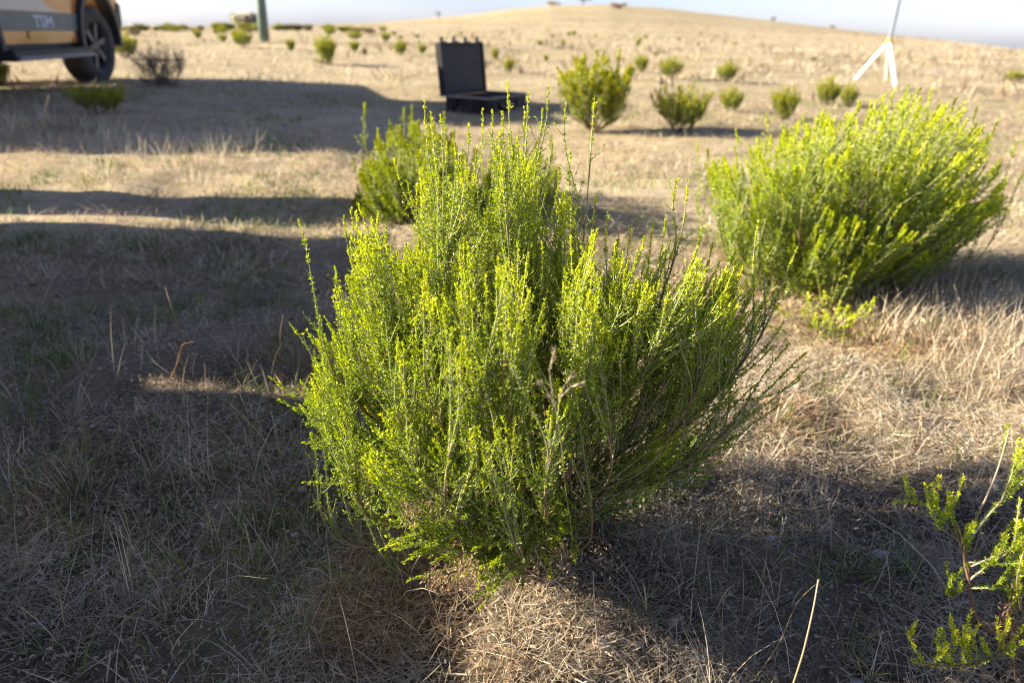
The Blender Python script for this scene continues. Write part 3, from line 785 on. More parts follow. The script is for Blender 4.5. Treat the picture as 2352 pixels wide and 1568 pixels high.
PROTO = []
for sd_, n_, h_, w_ in [(101, 240, 1., 1.05), (102, 230, 1., 1.25), (103, 230, 1., .85)]:
    gs, gl = bush_proto(sd_, n_, h_, w_)
    gl.C = [c * np.array([.92, .82, .95]) for c in gl.C]
    PROTO.append((gs, gl))
PMESH = [(mesh('branches', np.concatenate(a.V), None, np.concatenate(a.Q), np.concatenate(a.C)), mesh('foliage', np.concatenate(b.V), None, np.concatenate(b.Q), np.concatenate(b.C))) for a, b in PROTO]
c_ = PROTO[1]                                             # a dry, browned one among them
PMESH.append((PMESH[1][0], mesh('foliage', np.concatenate(c_[1].V), None, np.concatenate(c_[1].Q), np.concatenate(c_[1].C).mean(1, keepdims=True) * np.array([1.0, .78, .5]))))
for a, b in PMESH:
    if not len(a.materials): a.materials.append(M_STEM)
    b.materials.append(M_LEAF)

def bush(px, py, wpx, hpx, label, k=0, group='shrubs dotted across the dry paddock', name='round_shrub', rz=None):
    q, mpp = ground_at(px, py)
    o = empty(name, (q[0], q[1], q[2] - .01), random.uniform(0, 6.28) if rz is None else rz, label, 'shrub', group)
    base_w = (1.05, 1.25, .85, 1.25)[k]
    o.scale = (wpx * mpp / base_w, wpx * mpp / base_w, hpx * mpp)
    link('branches', PMESH[k][0], None, o); link('foliage', PMESH[k][1], None, o)
    return o

bush(1362, 300, 195, 178, 'tall shrub on bare forked legs right of the black case', 2)
bush(1560, 308, 145, 115, 'round shrub on a short stem casting a long shadow', 1)
bush(1676, 265, 62, 62, 'small olive shrub between the round shrub and the larger right one', 0)
bush(1798, 285, 72, 82, 'upright shrub just left of the top of the right hand shrub', 2)
bush(1898, 245, 62, 68, 'bushy shrub left of the tripod leg, larger half of a pair', 0)
bush(1945, 250, 44, 56, 'darker shrub touching its larger neighbour at the foot of the tripod leg', 2)
bush(1667, 193, 54, 48, 'compact round shrub alone above the two olive shrubs', 0)
bush(1540, 188, 60, 54, 'pale round shrub straight above the one with the long shadow', 1)
bush(1472, 170, 38, 42, 'dark narrow shrub behind the tall forked one', 2)
bush(1445, 190, 26, 40, 'thin shrub touching the upper right side of the tall forked one', 2)
bush(1169, 168, 32, 40, 'little shrub on a thin stem right of the open case lid', 0)
bush(1138, 135, 22, 28, 'tiny shrub peeping past the top corner of the open case lid', 2)
bush(2328, 190, 46, 32, 'low flat shrub at the right edge of the picture', 1)
bush(2362, 160, 30, 20, 'small low shrub cut by the right edge on the hillside', 1)
bush(752, 148, 56, 68, 'shrub with bare legs on the slope right of the green pole', 2)
bush(735, 147, 26, 16, 'small low shrub at the foot of the leggy one', 1)
bush(560, 112, 50, 44, 'round shrub just left of the foot of the green pole', 1)
bush(545, 100, 26, 32, 'slim shrub behind the round one at the green pole', 2)
bush(290, 135, 66, 62, 'yellow green shrub directly behind the front wheel of the vehicle', 0)
bush(236, 272, 135, 76, 'broad green shrub standing inside the shadow of the vehicle', 1)
bush(4, 195, 50, 66, 'shrub cut by the left edge beside the side step of the vehicle', 2)
bush(920, 130, 36, 38, 'shrub with a dark foot left of the open case', 0)
bush(970, 126, 25, 24, 'little round shrub nearest the left side of the open case', 0)
bush(886, 98, 26, 26, 'round shrub above and left of the dark footed one', 0)
bush(815, 122, 30, 30, 'small shrub right of the leggy one on the slope', 2)
bush(815, 90, 42, 20, 'wide low shrub higher up the slope above the leggy one', 1)
bush(668, 118, 26, 30, 'small shrub right of the foot of the green pole', 2)
bush(455, 90, 22, 24, 'small shrub on the left slope between vehicle and green pole', 0)
bush(512, 100, 26, 22, 'small shrub left of the round one at the green pole', 1)
bush(838, 130, 14, 22, 'brownish stub of a shrub behind the leggy one', 3)
bush(1240, 106, 15, 14, 'first tiny shrub right of the case on the pale slope', 0)
bush(1254, 140, 16, 18, 'tiny shrub below the others on the pale slope', 0)
bush(1292, 112, 13, 22, 'tiny upright shrub on the pale slope', 2)
bush(1465, 108, 13, 18, 'tiny shrub straight above the dark narrow one', 2)
bush(1868, 142, 16, 10, 'tiny dark shrub on the slope left of the tripod', 3)
bush(1505, 128, 12, 12, 'tiny shrub above the pale round one', 0)
rr = np.random.default_rng(5)
for i in range(88):                                       # the far scrub line and specks on the slope
    if i < 62:
        px, py = rr.uniform(268, 880), 0
        py = 75 + (px - 268) * -.004 + abs(rr.normal(0, 5)) * (i % 3 == 0); w, h = rr.uniform(18, 40), rr.uniform(10, 20)
        lab = 'small dark green shrub in the scrub line along the left skyline'; grp = 'shrubs of the skyline scrub'
    else:
        px = rr.uniform(860, 1640); py = rr.uniform(72, 112) + abs(px - 1300) * .02; w, h = rr.uniform(6, 15), rr.uniform(6, 12)
        lab = 'speck of a shrub on the pale slope below the hilltop'; grp = 'tiny shrubs below the hilltop'
    bush(px, py, w, h, lab, int(rr.integers(4)), grp)

# leafless dead bush in the vehicle's shadow
def dead_bush():
    r = np.random.default_rng(66)
    q, mpp = ground_at(372, 205)
    n = 300; a = r.uniform(0, 6.283, n); rad = np.sqrt(r.uniform(0, 1, n)) * 66 * mpp
    z = r.uniform(.35, 1.1, n) * 92 * mpp * (1 - .2 * (rad / rad.max()) ** 2)
    P = q + np.stack([rad * np.sin(a), rad * np.cos(a), z], -1)
    D = norm((P - q) * [1, 1, 1.6] + r.normal(0, .05, (n, 3)))
    gs, gl = grow(P, D, q, r, 26, (.12, .25), .2, (.01, .003), 16, (.04, .12), .5, .005, .0019, .09, 1, tip_len=.001, sides=3)
    gs.V = [v - q for v in gs.V]
    gs.C = [np.full_like(c, 1) * np.array([.13, .105, .10]) for c in gs.C]
    o = gs.build('dead_bush', M_STEM); o.location = tuple(q)
    tag(o, 'leafless grey brown dead bush beside the vehicle wheel', 'bush')
dead_bush()

# ---------------------------------------------------------------- tall single stalks
def stalk(pts, rad, c0, c1, label, name='grass_stalk', heads=None, cat='grass stalk'):
    g = Geo()
    p = np.array([at_depth(np.array(a), np.array(b), np.array(c)) for a, b, c in pts])
    n = 16; t = np.linspace(0, len(p) - 1, n); i = np.minimum(t.astype(int), len(p) - 2); f = (t - i)[:, None]
    c = p[i] * (1 - f) + p[i + 1] * f
    for _ in range(2): c[1:-1] = (c[:-2] + 2 * c[1:-1] + c[2:]) / 4
    tubes(g, c[None], (rad * np.linspace(1, .6, n))[None], lerp(c0, c1, np.linspace(0, 1, n))[None], 5)
    for q in heads or []:
        h = np.array([at_depth(np.array(a), np.array(b), np.array(d)) for a, b, d in q])
        tubes(g, h[None], (rad * np.linspace(1, .7, len(h)) * .9)[None], np.tile(np.asarray(c1), (1, len(h), 1)), 5)
        hh = np.random.default_rng(3); m = 70
        pp, tg = sample_curves(h[None], np.zeros(m, int), hh.uniform(.15, 1, m))
        leaf_quads(g, pp, norm(tg + hh.normal(0, .35, (m, 3))), hh.uniform(.004, .007, m), hh.uniform(.0008, .0014, m), np.tile(np.asarray(c1), (m, 1)) * hh.uniform(.7, 1.2, (m, 1)), hh)
    off = c[0].copy(); g.V = [v - off for v in g.V]
    o = g.build(name, M_STRAW); o.location = tuple(off)
    tag(o, label, cat, 'single tall stalks')
SA, SB = np.array([.40, .30, .17]), np.array([.62, .54, .40])
stalk([(1812, 1600, .70), (1845, 1500, .70), (1868, 1400, .70), (1880, 1330, .70)], .0014, SA, SB * 1.1, 'pale bent straw standing at the bottom left of the corner plant')
stalk([(1390, 1590, .8), (1372, 1480, .8), (1366, 1400, .8), (1362, 1310, .8)], .0009, SA, SB, 'thin upright straw in the sunlit patch under the front shrub')
stalk([(1180, 1590, .78), (1215, 1480, .79), (1255, 1345, .8)], .0008, SA, SB, 'thin slanting straw below the lowest twigs of the front shrub')
stalk([(1710, 1590, .8), (1790, 1480, .8), (1830, 1380, .8), (1880, 1335, .8)], .0009, SA, SA * 1.2, 'pair of dull straws leaning right beside the pale bent straw')
stalk([(242, 1600, .78), (246, 1550, .78), (254, 1495, .78)], .0022, SB * .8, SB, 'broad pale blade poking up at the bottom left')
stalk([(295, 1290, .93), (300, 1230, .93), (285, 1170, .94), (268, 1140, .95)], .0008, SA, SA, 'bent brown stalk standing in the shade at lower left')
stalk([(1316, 1240, .8), (1298, 1120, .74), (1290, 1020, .70), (1278, 950, .67), (1266, 880, .66)], .0007, np.array([.36, .37, .10]), np.array([.52, .44, .29]),
      'tall seed stalk with a forked brown head rising before the front shrub',
      heads=[[(1275, 935, .67), (1250, 885, .66), (1240, 880, .66)], [(1272, 925, .67), (1262, 850, .66), (1275, 800, .66)], [(1275, 930, .67), (1300, 880, .665), (1318, 855, .66)], [(1276, 925, .67), (1310, 890, .67), (1338, 880, .67)]])
stalk([(392, 870, 1.66), (410, 830, 1.67), (418, 790, 1.68), (446, 785, 1.68)], .0030, np.array([.32, .17, .10]), np.array([.38, .2, .12]), 'reddish bent twig in the shade left of the front shrub', name='twig', cat='twig')
stalk([(432, 800, 1.70), (405, 740, 1.72), (380, 660, 1.74)], .0022, SA * .7, SA, 'long dry stalk rising behind the reddish twig')
stalk([(97, 312, 5.0), (102, 260, 5.0), (112, 218, 5.0)], .012, SA, SB, 'tall blurred stalk by the vehicle shadow at far left')
stalk([(358, 478, 3.35), (360, 432, 3.35)], .006, SA, SB, 'short stalk crossing the narrow shadow band at left')
stalk([(645, 830, 1.75), (643, 770, 1.75), (650, 725, 1.75)], .0016, SA * .8, SA, 'thin grey stalk close to the left edge of the front shrub')
stalk([(2055, 760, 2.15), (2120, 720, 2.2), (2180, 690, 2.25)], .003, SA, SB, 'slanting pale stalk in the dry grass under the right shrub')

# ---------------------------------------------------------------- mesh parts for hard objects
class Hard:
    def __init__(s): s.V, s.F = [], []
    def poly(s, V, F):
        n = len(s.V); s.V += [tuple(v) for v in V]; s.F += [tuple(i + n for i in f) for f in F]; return s
    def box(s, c, d, M=None):
        x, y, z = (k / 2 for k in d)
        V = [(sx * x, sy * y, sz * z) for sx in (-1, 1) for sy in (-1, 1) for sz in (-1, 1)]
        V = [np.asarray(v) if M is None else M @ np.asarray(v) for v in V]
        return s.poly([v + np.asarray(c) for v in V], [(0, 1, 3, 2), (4, 6, 7, 5), (0, 4, 5, 1), (2, 3, 7, 6), (0, 2, 6, 4), (1, 5, 7, 3)])
    def prism(s, prof, y0, y1, inset=None):           # outline in x,z drawn out along y
        n = len(prof)
        a = [(x, y0, z) for x, z in prof]; b = [(x, y1, z) for x, z in prof]
        return s.poly(a + b, [tuple(range(n))[::-1] if y1 > y0 else tuple(range(n)), tuple(range(n, 2 * n)) if y1 > y0 else tuple(range(n, 2 * n))[::-1]] + [((i, (i + 1) % n, n + (i + 1) % n, n + i) if y1 > y0 else (n + i, n + (i + 1) % n, (i + 1) % n, i)) for i in range(n)])
    def tube(s, pts, rad, sides=12, cap=True):
        pts = [np.asarray(p, float) for p in pts]; n = len(pts)
        rad = [rad] * n if np.isscalar(rad) else rad
        V = []
        for i, p in enumerate(pts):
            t = pts[min(i + 1, n - 1)] - pts[max(i - 1, 0)]; t = t / np.linalg.norm(t)
            a = np.cross(t, [.3, .5, .81] if abs(t[2]) < .9 else [1, 0, 0]); a /= np.linalg.norm(a); b = np.cross(t, a)
            V += [p + rad[i] * (math.cos(q) * a + math.sin(q) * b) for q in np.arange(sides) / sides * 2 * math.pi]
        F = [(i * sides + j, i * sides + (j + 1) % sides, (i + 1) * sides + (j + 1) % sides, (i + 1) * sides + j) for i in range(n - 1) for j in range(sides)]
        if cap: F += [tuple(range(sides))[::-1], tuple(range((n - 1) * sides, n * sides))]
        return s.poly(V, F)
    def lathe(s, prof, sides=40, closed=True):          # (radius, y) ring outline around the y axis
        n = len(prof); V = [(r_ * math.cos(q), y, r_ * math.sin(q)) for q in np.arange(sides) / sides * 2 * math.pi for r_, y in prof]
        F = [(i * n + j, i * n + (j + 1) % n, ((i + 1) % sides) * n + (j + 1) % n, ((i + 1) % sides) * n + j) for i in range(sides) for j in range(n if closed else n - 1)]
        return s.poly(V, F)
    def build(s, name, mat, parent=None, bevel=0., smooth=False, loc=None):
        import bmesh
        me = bpy.data.meshes.new(name); me.from_pydata(s.V, [], s.F); me.update()
        bm = bmesh.new(); bm.from_mesh(me)
        bmesh.ops.recalc_face_normals(bm, faces=bm.faces)
        if bevel:
            bmesh.ops.bevel(bm, geom=[e for e in bm.edges if len(e.link_faces) == 2 and e.calc_face_angle(0) > .5], offset=bevel, segments=2, affect='EDGES', clamp_overlap=True)
        bm.to_mesh(me); bm.free()
        if smooth: me.polygons.foreach_set('use_smooth', np.ones(len(me.polygons), bool))
        o = link(name, me, mat, parent)
        if loc is not None: o.location = loc
        return o

# ---------------------------------------------------------------- the vehicle
def paint(name, col, rough=.28):
    m, nt, p = new_mat(name)
    tc = nt.nodes.new('ShaderNodeTexCoord')
    nz = nt.nodes.new('ShaderNodeTexNoise'); nz.inputs['Scale'].default_value = 2.5; nz.inputs['Detail'].default_value = 8
    nt.links.new(tc.outputs['Object'], nz.inputs['Vector'])
    rp = nt.nodes.new('ShaderNodeValToRGB'); rp.color_ramp.elements[0].position = .42; rp.color_ramp.elements[1].position = .8
    rp.color_ramp.elements[0].color = col + (1,); rp.color_ramp.elements[1].color = tuple(.75 * c + .25 * d for c, d in zip(col, (.45, .36, .26))) + (1,)
    nt.links.new(nz.outputs['Fac'], rp.inputs[0]); nt.links.new(rp.outputs[0], p.inputs['Base Color'])
    p.inputs['Roughness'].default_value = rough; p.inputs['Coat Weight'].default_value = .5
    return m
M_ORANGE = paint('orange_paint', (.52, .20, .025))
M_SILVER = paint('silver_wrap', (.46, .44, .43), .4)
M_BAND = simple('grey_green_vinyl', (.085, .115, .12), .45)
M_WHITE = simple('white_vinyl', (.50, .53, .58), .5, noise=.03)
M_BLACK = simple('black_plastic', (.02, .021, .024), .55)
M_TYRE = simple('tyre_rubber', (.05, .048, .047), .85, noise=.5, bump=.3, scale=9)
M_RIM = simple('dark_alloy', (.085, .09, .105), .45, .5)
M_ALLOY = simple('brushed_metal', (.17, .18, .21), .5, .3)
M_GLASS = simple('dark_glass', (.02, .025, .03), .05, 0, .8, 0)
M_LAMP = simple('lamp_lens', (.75, .78, .8), .12, 0, .6, .02)
M_RED = simple('red_lens', (.4, .02, .02), .2)

def arc(cx, cz, rad, a0, a1, n=12):
    return [(cx + rad * math.cos(R(a)), cz + rad * math.sin(R(a))) for a in np.linspace(a0, a1, n)]

def vehicle(loc, rz, label):
    car = empty('utility_vehicle', loc, rz, label, 'vehicle')
    car.rotation_euler = (0, 0, rz)
    HW, RX = .93, -2.72
    low = [(.72, .62), (.75, .80), (.72, 1.0), (.60, 1.10), (-.75, 1.19), (-3.72, 1.22), (-3.75, .62), (RX - .49, .60)] + arc(RX, .42, .50, 158, 22)[0:] + [(RX + .50, .43), (-.50, .43)] + arc(0, .42, .50, 178, 22) + [(.50, .60)]
    Hard().prism(low, -HW, HW).build('body', M_ORANGE, car, .02)
    cab = Hard()
    tb = [(-.72, 1.19), (-1.30, 1.80), (-2.12, 1.82), (-2.36, 1.21)]
    V = [(x, s * (HW - .02 if z < 1.5 else HW - .20), z) for s in (-1, 1) for x, z in tb]
    cab.poly(V, [(0, 1, 2, 3), (7, 6, 5, 4), (0, 4, 5, 1), (1, 5, 6, 2), (2, 6, 7, 3), (3, 7, 4, 0)]).build('cabin', M_ORANGE, car, .03)
    def side_y(z): return HW - .02 - (z - 1.2) * .18 / .6
    for s in (-1, 1):
        for pts in ([(-.92, 1.24), (-1.36, 1.72), (-1.60, 1.73), (-1.60, 1.24)], [(-1.67, 1.24), (-1.67, 1.73), (-2.08, 1.73), (-2.26, 1.24)]):
            V = [(x, s * (side_y(z) + e), z) for e in (.004, .012) for x, z in pts]
            Hard().poly(V, [(0, 1, 2, 3), (4, 7, 6, 5), (0, 4, 5, 1), (1, 5, 6, 2), (2, 6, 7, 3), (3, 7, 4, 0)]).build('side_window', M_GLASS, car)
        for x0, x1 in ((-.62, -1.62), (-1.66, -2.34)):
            pr = [(x0, .47), (x0, 1.17), (x1, 1.17), (x1, .47)] if x1 > -2.0 else [(x0, .47), (x0, 1.17), (x1, 1.17), (x1 + .04, .95), (x1 + .26, .47)]
            d = Hard().prism(pr, s * (HW + .001), s * (HW + .014)).build('door', M_ORANGE, car, .005)
            Hard().box((x1 + .18, s * (HW + .03), 1.08), (.16, .03, .03)).build('handle', M_BLACK, d, .006)
        # graphics: pale sweep on the door, grey green band and letters
        sweep = [(-.84, .70)] + [(-.84 - .62 * math.sin(R(a)) ** 1.0 - .0, .70 + .36 * (1 - math.cos(R(a)))) for a in np.linspace(8, 90, 10)] + [(-2.30, 1.06), (-2.30, .70)]
        Hard().prism(sweep, s * (HW + .0145), s * (HW + .018)).build('door_sweep', M_SILVER, car)
        band = Hard().prism([(-.52, .535), (-.52, .695), (-2.20, .695), (-2.14, .535)], s * (HW + .0145), s * (HW + .0185)).build('lower_band', M_BAND, car)
        cu = bpy.data.curves.new('lettering', 'FONT'); cu.body = 'TSM'; cu.size = .15; cu.extrude = .001; cu.align_x = 'CENTER'; cu.offset = .004
        to = bpy.data.objects.new('tmp', cu); COL.objects.link(to)
        bpy.context.view_layer.update()
        tm = bpy.data.meshes.new_from_object(to.evaluated_get(bpy.context.evaluated_depsgraph_get()))
        bpy.data.objects.remove(to)
        lt = link('lettering', tm, M_WHITE, band)
        lt.location = (-1.30, s * (HW + .0205), .565)
        lt.rotation_euler = (R(90), 0, 0 if s < 0 else R(180)); lt.scale = (1.45, .95, 1)
        # wheel arch flares and side step
        for cx in (0, RX):
            o_ = arc(cx, .42, .575, 186, -6, 22); i_ = arc(cx, .42, .495, -4, 184, 22)
            Hard().prism(o_ + i_, s * (HW - .08), s * (HW + .055)).build('wheel_arch_flare', M_BLACK, car, .008)
        st = Hard().box((-1.37, s * (HW + .03), .345), (1.65, .19, .085)).build('side_step', M_BLACK, car, .012)
        Hard().box((-1.37, s * (HW + .137), .325), (1.60, .022, .04)).build('step_trim', M_ALLOY, st, .006)
        for bx in (-.85, -1.9): Hard().box((bx, s * (HW - .10), .37), (.05, .22, .05)).build('step_bracket', M_BLACK, st)
        mi = Hard().box((-1.08, s * (HW + .14), 1.30), (.10, .22, .20)).build('mirror', M_BLACK, car, .03)
        Hard().box((.66, s * (HW - .16), .95), (.22, .30, .16)).build('headlight', M_LAMP, car, .03)
        Hard().box((-3.70, s * (HW - .06), 1.0), (.12, .14, .32)).build('tail_light', M_RED, car, .02)
        Hard().box((.80, s * (HW - .14), .66), (.07, .12, .09)).build('fog_light', M_LAMP, car, .015)
        for cx in (0, RX):
            w = empty('wheel', (cx, s * .80, .39)); w.parent = car
            steer = R(-6) if cx == 0 else 0
            w.rotation_euler = (0, 0, (0 if s < 0 else math.pi) + steer)
            Hard().lathe([(.24, -.12), (.30, -.135), (.36, -.125), (.385, -.10), (.39, -.05), (.39, .05), (.385, .10), (.36, .125), (.30, .13), (.24, .12)], 48).build('tyre', M_TYRE, w, 0, True)
            rim = Hard().lathe([(.245, -.115), (.262, -.118), (.262, .11), (.245, .11), (.225, .0), (.225, -.06)], 40)
            for k in range(6):
                a = R(60 * k + 15); M_ = np.array([[math.cos(a), 0, -math.sin(a)], [0, 1, 0], [math.sin(a), 0, math.cos(a)]])
                rim.box(M_ @ np.array([.145, -.085, 0]), (.20, .03, .055), M_)
            rim.lathe([(0.001, -.10), (.07, -.10), (.075, -.06), (.001, -.06)], 20)
            rim.build('rim', M_RIM, w, 0)
            Hard().lathe([(.001, -.035), (.222, -.035), (.222, .02), (.001, .02)], 32).build('brake_disc', M_BLACK, w)
    Hard().poly([(-.76, -.83, 1.225), (-.76, .83, 1.225), (-1.29, .66, 1.78), (-1.29, -.66, 1.78), (-.748, -.83, 1.235), (-.748, .83, 1.235), (-1.278, .66, 1.79), (-1.278, -.66, 1.79)],
                [(0, 1, 2, 3), (4, 7, 6, 5), (0, 4, 5, 1), (1, 5, 6, 2), (2, 6, 7, 3), (3, 7, 4, 0)]).build('windscreen', M_GLASS, car)
    rw = [(-2.34, y, 1.29) for y in (-.80, .80)] + [(-2.165, y, 1.735) for y in (.68, -.68)]
    Hard().poly(rw + [(x - .018, y, z + .007) for x, y, z in rw], [(0, 1, 2, 3), (4, 7, 6, 5), (0, 4, 5, 1), (1, 5, 6, 2), (2, 6, 7, 3), (3, 7, 4, 0)]).build('rear_window', M_GLASS, car)
    Hard().prism([(.70, .52), (.80, .58), (.83, .82), (.76, .86), (.66, .86), (.585, .66), (.60, .56)], -HW - .01, HW + .01).build('front_bumper', M_BLACK, car, .03)
    Hard().box((.76, 0, .96), (.06, 1.25, .20)).build('grille', M_BLACK, car, .02)
    Hard().box((-3.82, 0, .62), (.22, 1.8, .18)).build('rear_bumper', M_BLACK, car, .03)
    Hard().box((-1.37, 0, .40), (1.6, 1.78, .10)).box((-2.95, 0, .45), (1.5, 1.0, .12)).build('chassis', M_BLACK, car)
    for ax in (0, RX): Hard().tube([(ax, -.7, .39), (ax, .7, .39)], .06).build('axle', M_BLACK, car)
    return car

q, _ = ground_at(229, 190)
HEAD = R(98)
right = np.array([math.cos(R(8)), math.sin(R(8))])
car = vehicle((q[0] - right[0] * .86, q[1] - right[1] * .86, q[2] - .01), HEAD, 'orange utility vehicle with a grey lettered band parked at the upper left')
shade_car = copy_tree(car)  # unseen copy added to shade the lower left ground
shade_car.location = (-3.95, -2.04, float(gz(-4.4, -2)) - .02); shade_car.rotation_euler = (0, .03, R(-90))
tag(shade_car, 'second orange utility vehicle added unseen left of the camera to cast shadow', 'vehicle')

# added out of view to shade the left foreground: a box trailer and a steel drum
def trailer():
    x0, x1, y0, y1 = -5.6, -3.72, 1.78, 3.09
    z = float(gz(-4.5, 2.4))
    o = empty('shade_trailer', ((x0 + x1) / 2, (y0 + y1) / 2, z), 0, 'steel box trailer added unseen beyond the left edge to cast shadow', 'trailer')
    m = simple('galvanised', (.36, .38, .40), .45, .6)
    hx, hy = (x1 - x0) / 2, (y1 - y0) / 2
    b = Hard().box((0, 0, .48), (2 * hx, 2 * hy, .06)).box((0, hy - .02, .88), (2 * hx, .04, .74)).box((0, -hy + .02, .88), (2 * hx, .04, .74)).box((hx - .02, 0, .88), (.04, 2 * hy - .08, .74)).box((-hx + .02, 0, .88), (.04, 2 * hy - .08, .74))
    b.build('tub', m, o, .005)
    Hard().box((hx - .4, -hy - .07, .74), (.8, .13, .62)).build('shade_box', m, o, .005)  # added to fill the gap and shorten the sunlit strip
    Hard().tube([(-hx, .3, .45), (-hx - 1.1, 0, .42)], .03, 8).tube([(-hx, -.3, .45), (-hx - 1.1, 0, .42)], .03, 8).build('drawbar', m, o)
    for s in (-1, 1):
        w = Hard().lathe([(.16, -.07), (.27, -.09), (.3, -.05), (.3, .05), (.27, .09), (.16, .07)], 32).build('wheel', M_TYRE, o, 0, True); w.location = (.1, s * (hy - .14), .3)
    q = (-2.95, 3.46)
    d = Hard().tube([(0, 0, z_) for z_ in (0, .02, .04, .32, .34, .36, .62, .64, .66, .93, .95)], [.225, .234, .225, .225, .234, .225, .225, .234, .225, .225, .234], 32).build('shade_drum', simple('rusty_drum', (.16, .10, .07), .7, .3), None)  # unseen drum added to cast the narrow shadow band
    d.location = (q[0], q[1], float(gz(*q)) - .01); tag(d, 'rusty steel drum added unseen beyond the left edge to cast shadow', 'drum')
trailer()

# ---------------------------------------------------------------- open black case
M_CASE = simple('case_shell', (.017, .018, .022), .6, spec=.3, noise=.35, scale=14)
M_FOAM = simple('case_foam', (.012, .013, .016), .95)
M_DUST = simple('dusty_plastic', (.24, .215, .19), .7)
def case():
    g0, _ = ground_at(1024, 258)
    L, W, H = .74, .42, .125
    o = empty('equipment_case', (g0[0], g0[1], g0[2] + .005), R(-27), 'open black hard case with its lid standing upright behind the front shrub', 'case')
    # local x along the short front edge, y along the hinge edge, corner at the origin
    b = Hard(); t = .03
    b.box((W / 2, L / 2, .015), (W, L, .03))
    b.box((W / 2, t / 2, .03 + (H - .03) / 2), (W, t, H - .03)).box((W / 2, L - t / 2, .03 + (H - .03) / 2), (W, t, H - .03))
    b.box((t / 2, L / 2, .03 + (H - .03) / 2), (t, L - 2 * t, H - .03)).box((W - t / 2, L / 2, .03 + (H - .03) / 2), (t, L - 2 * t, H - .03))
    for x in (.06, .17, .28, .38): b.box((x, -.006, .05), (.035, .014, .085))
    for y in (.08, .22, .38, .54): b.box((W + .006, y, .05), (.014, .035, .085))
    b.build('base_shell', M_CASE, o, .004)
    rim = Hard()
    rim.box((W / 2, -.008, H + .006), (W + .03, .05, .014)).box((W / 2, L + .008, H + .006), (W + .03, .05, .014)).box((W + .006, L / 2, H + .004), (.035, L - .05, .012))
    rim.build('rim', M_DUST, o, .003)
    f = Hard(); f.box((W / 2, L / 2, H - .03), (W - .064, L - .064, .04))
    for x, y in ((.13, .15), (.13, .42), (.30, .28)): f.box((x, y, H - .004), (.1, .13, .026))
    f.build('foam', M_FOAM, o, .003)
    Hard().tube([(W + .012, .22, .07), (W + .045, .22, .05), (W + .045, .40, .05), (W + .012, .40, .07)], .009).build('handle', M_DUST, o)
    for x in (.10, .34): Hard().box((x, -.018, .085), (.055, .02, .075)).build('catch', M_FOAM, o, .004)
    lid = empty('lid', (-.005, 0, H)); lid.parent = o; lid.rotation_euler = (0, R(-6), 0)
    HL = .44
    s = Hard(); s.box((-.045, L / 2, HL / 2), (.018, L, HL))
    s.box((-.018, .012, HL / 2), (.05, .024, HL)).box((-.018, L - .012, HL / 2), (.05, .024, HL)).box((-.018, L / 2, HL - .012), (.05, L - .048, .024)).box((-.018, L / 2, .012), (.05, L - .048, .024))
    for y in (.1, .25, .4, .53): s.box((-.058, y, HL / 2), (.012, .03, HL - .04))
    s.build('lid_shell', M_CASE, lid, .004)
    Hard().box((-.02, L / 2, HL / 2), (.028, L - .054, HL - .054)).build('lid_foam', M_CASE, lid, .003)
    for y in (.06, .26, .46, .67):
        Hard().box((-.02, y, HL + .022), (.03, .020, .055)).box((-.02, y + .02, HL + .002), (.045, .07, .018)).build('latch', M_CASE, lid, .004)
case()

# ---------------------------------------------------------------- survey tripod, pole, far trees
def tripod():
    ap = at_depth(np.array(2043.), np.array(96.), np.array(10.5))
    f1, _ = ground_at(1958, 192); f2, _ = ground_at(2058, 214)
    f3 = np.array([ap[0] + .35, ap[1] + .6, 0]); f3[2] = float(gz(f3[0], f3[1]))
    b = np.array([ap[0], ap[1], float(gz(ap[0], ap[1]))])
    o = empty('survey_tripod', b, 0, 'small white legged tripod carrying a grey mast on the slope at right', 'tripod')
    M_LEG = simple('white_timber', (.82, .78, .70), .5, noise=.03); M_OR = simple('orange_clamp', (.75, .40, .06), .5); M_MAST = simple('grey_mast', (.22, .26, .32), .4, .3)
    for f in (f1, f2, f3):
        l = Hard().tube([f + (ap - f) * .08 - b, ap - b + (f - ap) * .05], .026, 8).build('leg', M_LEG, o)
        Hard().tube([f - b + [0, 0, -.02], f - b + (ap - f) * .09], [.006, .02], 8).build('foot_spike', M_OR, l)
    Hard().tube([ap - b - [0, 0, .05], ap - b + [0, 0, .035]], .045, 14).build('clamp', M_OR, o, .006)
    Hard().tube([ap - b + [0, 0, .03], ap - b + [.012, 0, .3], ap - b + [.03, 0, 1.0]], .022, 12).build('mast', M_MAST, o)
    Hard().tube([ap - b + [.03, 0, 1.0], ap - b + [.03, 0, 1.04], ap - b + [.03, 0, 1.1]], [.09, .1, .05], 18).build('antenna', M_LEG, o)
tripod()

def pole():
    g0, _ = ground_at(608, 98)
    o = empty('power_pole', g0, 0, 'pale green tapered pole standing on the slope at upper left', 'pole')
    m = simple('green_pole', (.13, .19, .15), .6, noise=.35, scale=2.2)
    n = 9
    Hard().tube([(0, 0, -.1 + i * 7 / n) for i in range(n + 1)], [.125 - .05 * i / n for i in range(n + 1)], 20).build('shaft', m, o, 0, True)
    Hard().tube([(-1, 0, 6.3), (1, 0, 6.3)], .05, 8).build('crossarm', m, o)
pole()

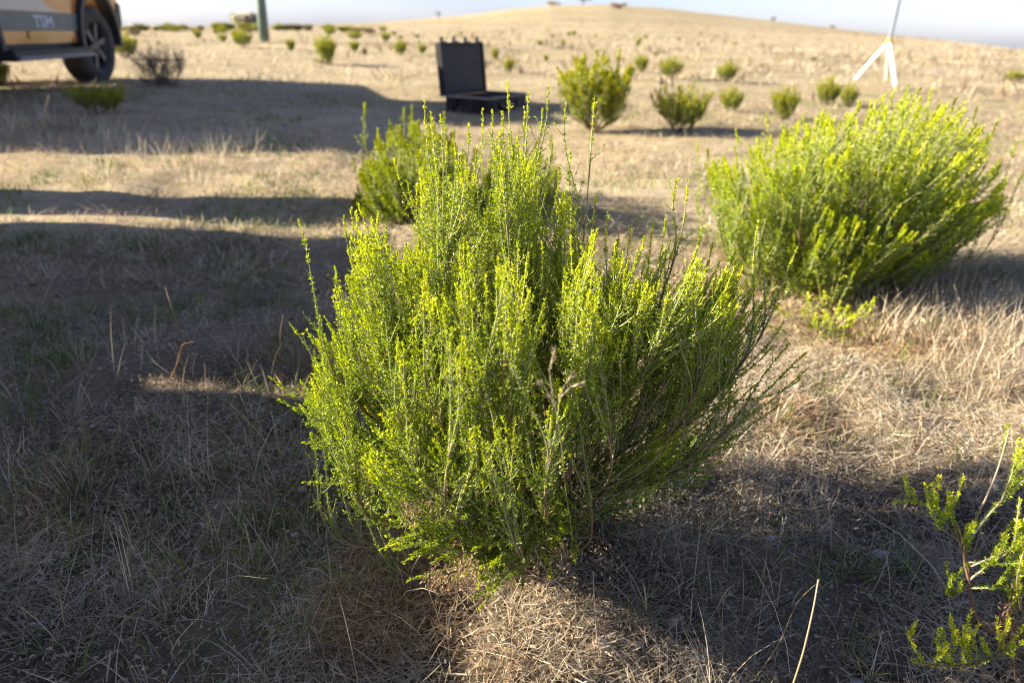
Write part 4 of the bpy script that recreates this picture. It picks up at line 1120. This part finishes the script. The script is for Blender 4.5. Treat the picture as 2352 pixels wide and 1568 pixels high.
def far_tree(px, py, wpx, hpx, label, seed, col=(.06, .075, .06), n=500, trunk=True, dist=None):
    r = np.random.default_rng(seed)
    if dist is None:
        q, mpp = ground_at(px, py)
    else:
        d = ray(np.array(px), np.array(py)); t = dist / d[1]; q = d * t + [0, 0, EYE]; mpp = t / FPX
        q = np.array([q[0], q[1], float(gz(q[0], q[1]))])
    w, h = wpx * mpp, hpx * mpp
    o = empty('distant_tree', q - [0, 0, .1], 0, label, 'tree', 'trees on the skyline')
    lob = r.normal(0, .32, (7, 3)); lob[:, 2] = np.abs(lob[:, 2])
    k = r.integers(0, 7, n)
    P = (lob[k] + norm(r.normal(0, 1, (n, 3))) * r.uniform(.1, .34, (n, 1))) * [w * .62, w * .62, h * .6] + [0, 0, h * .52]
    P[:, 2] = np.clip(P[:, 2], h * (.25 if trunk else -.25), h * 1.02)
    g = Geo(); s = max(w, h) * .11
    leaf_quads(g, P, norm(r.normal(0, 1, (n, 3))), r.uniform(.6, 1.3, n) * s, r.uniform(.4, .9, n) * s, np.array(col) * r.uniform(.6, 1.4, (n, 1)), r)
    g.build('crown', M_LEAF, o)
    Hard().tube([(0, 0, -.1), (w * .02, 0, h * .4), (0, 0, h * .7)], [w * .06, w * .045, w * .015], 7).build('trunk', simple('bark', (.10, .08, .06), .9), o)
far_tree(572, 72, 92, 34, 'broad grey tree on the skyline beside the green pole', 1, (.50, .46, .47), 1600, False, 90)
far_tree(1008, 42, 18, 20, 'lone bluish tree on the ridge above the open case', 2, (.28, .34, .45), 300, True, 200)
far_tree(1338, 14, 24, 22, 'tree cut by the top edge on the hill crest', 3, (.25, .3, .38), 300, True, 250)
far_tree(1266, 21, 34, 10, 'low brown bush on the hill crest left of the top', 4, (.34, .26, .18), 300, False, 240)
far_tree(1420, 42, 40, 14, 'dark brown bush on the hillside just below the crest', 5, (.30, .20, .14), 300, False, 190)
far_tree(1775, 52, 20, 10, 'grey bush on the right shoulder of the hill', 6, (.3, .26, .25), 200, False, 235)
far_tree(1912, 70, 20, 8, 'small grey bush farther down the right shoulder of the hill', 7, (.32, .28, .26), 200, False, 235)
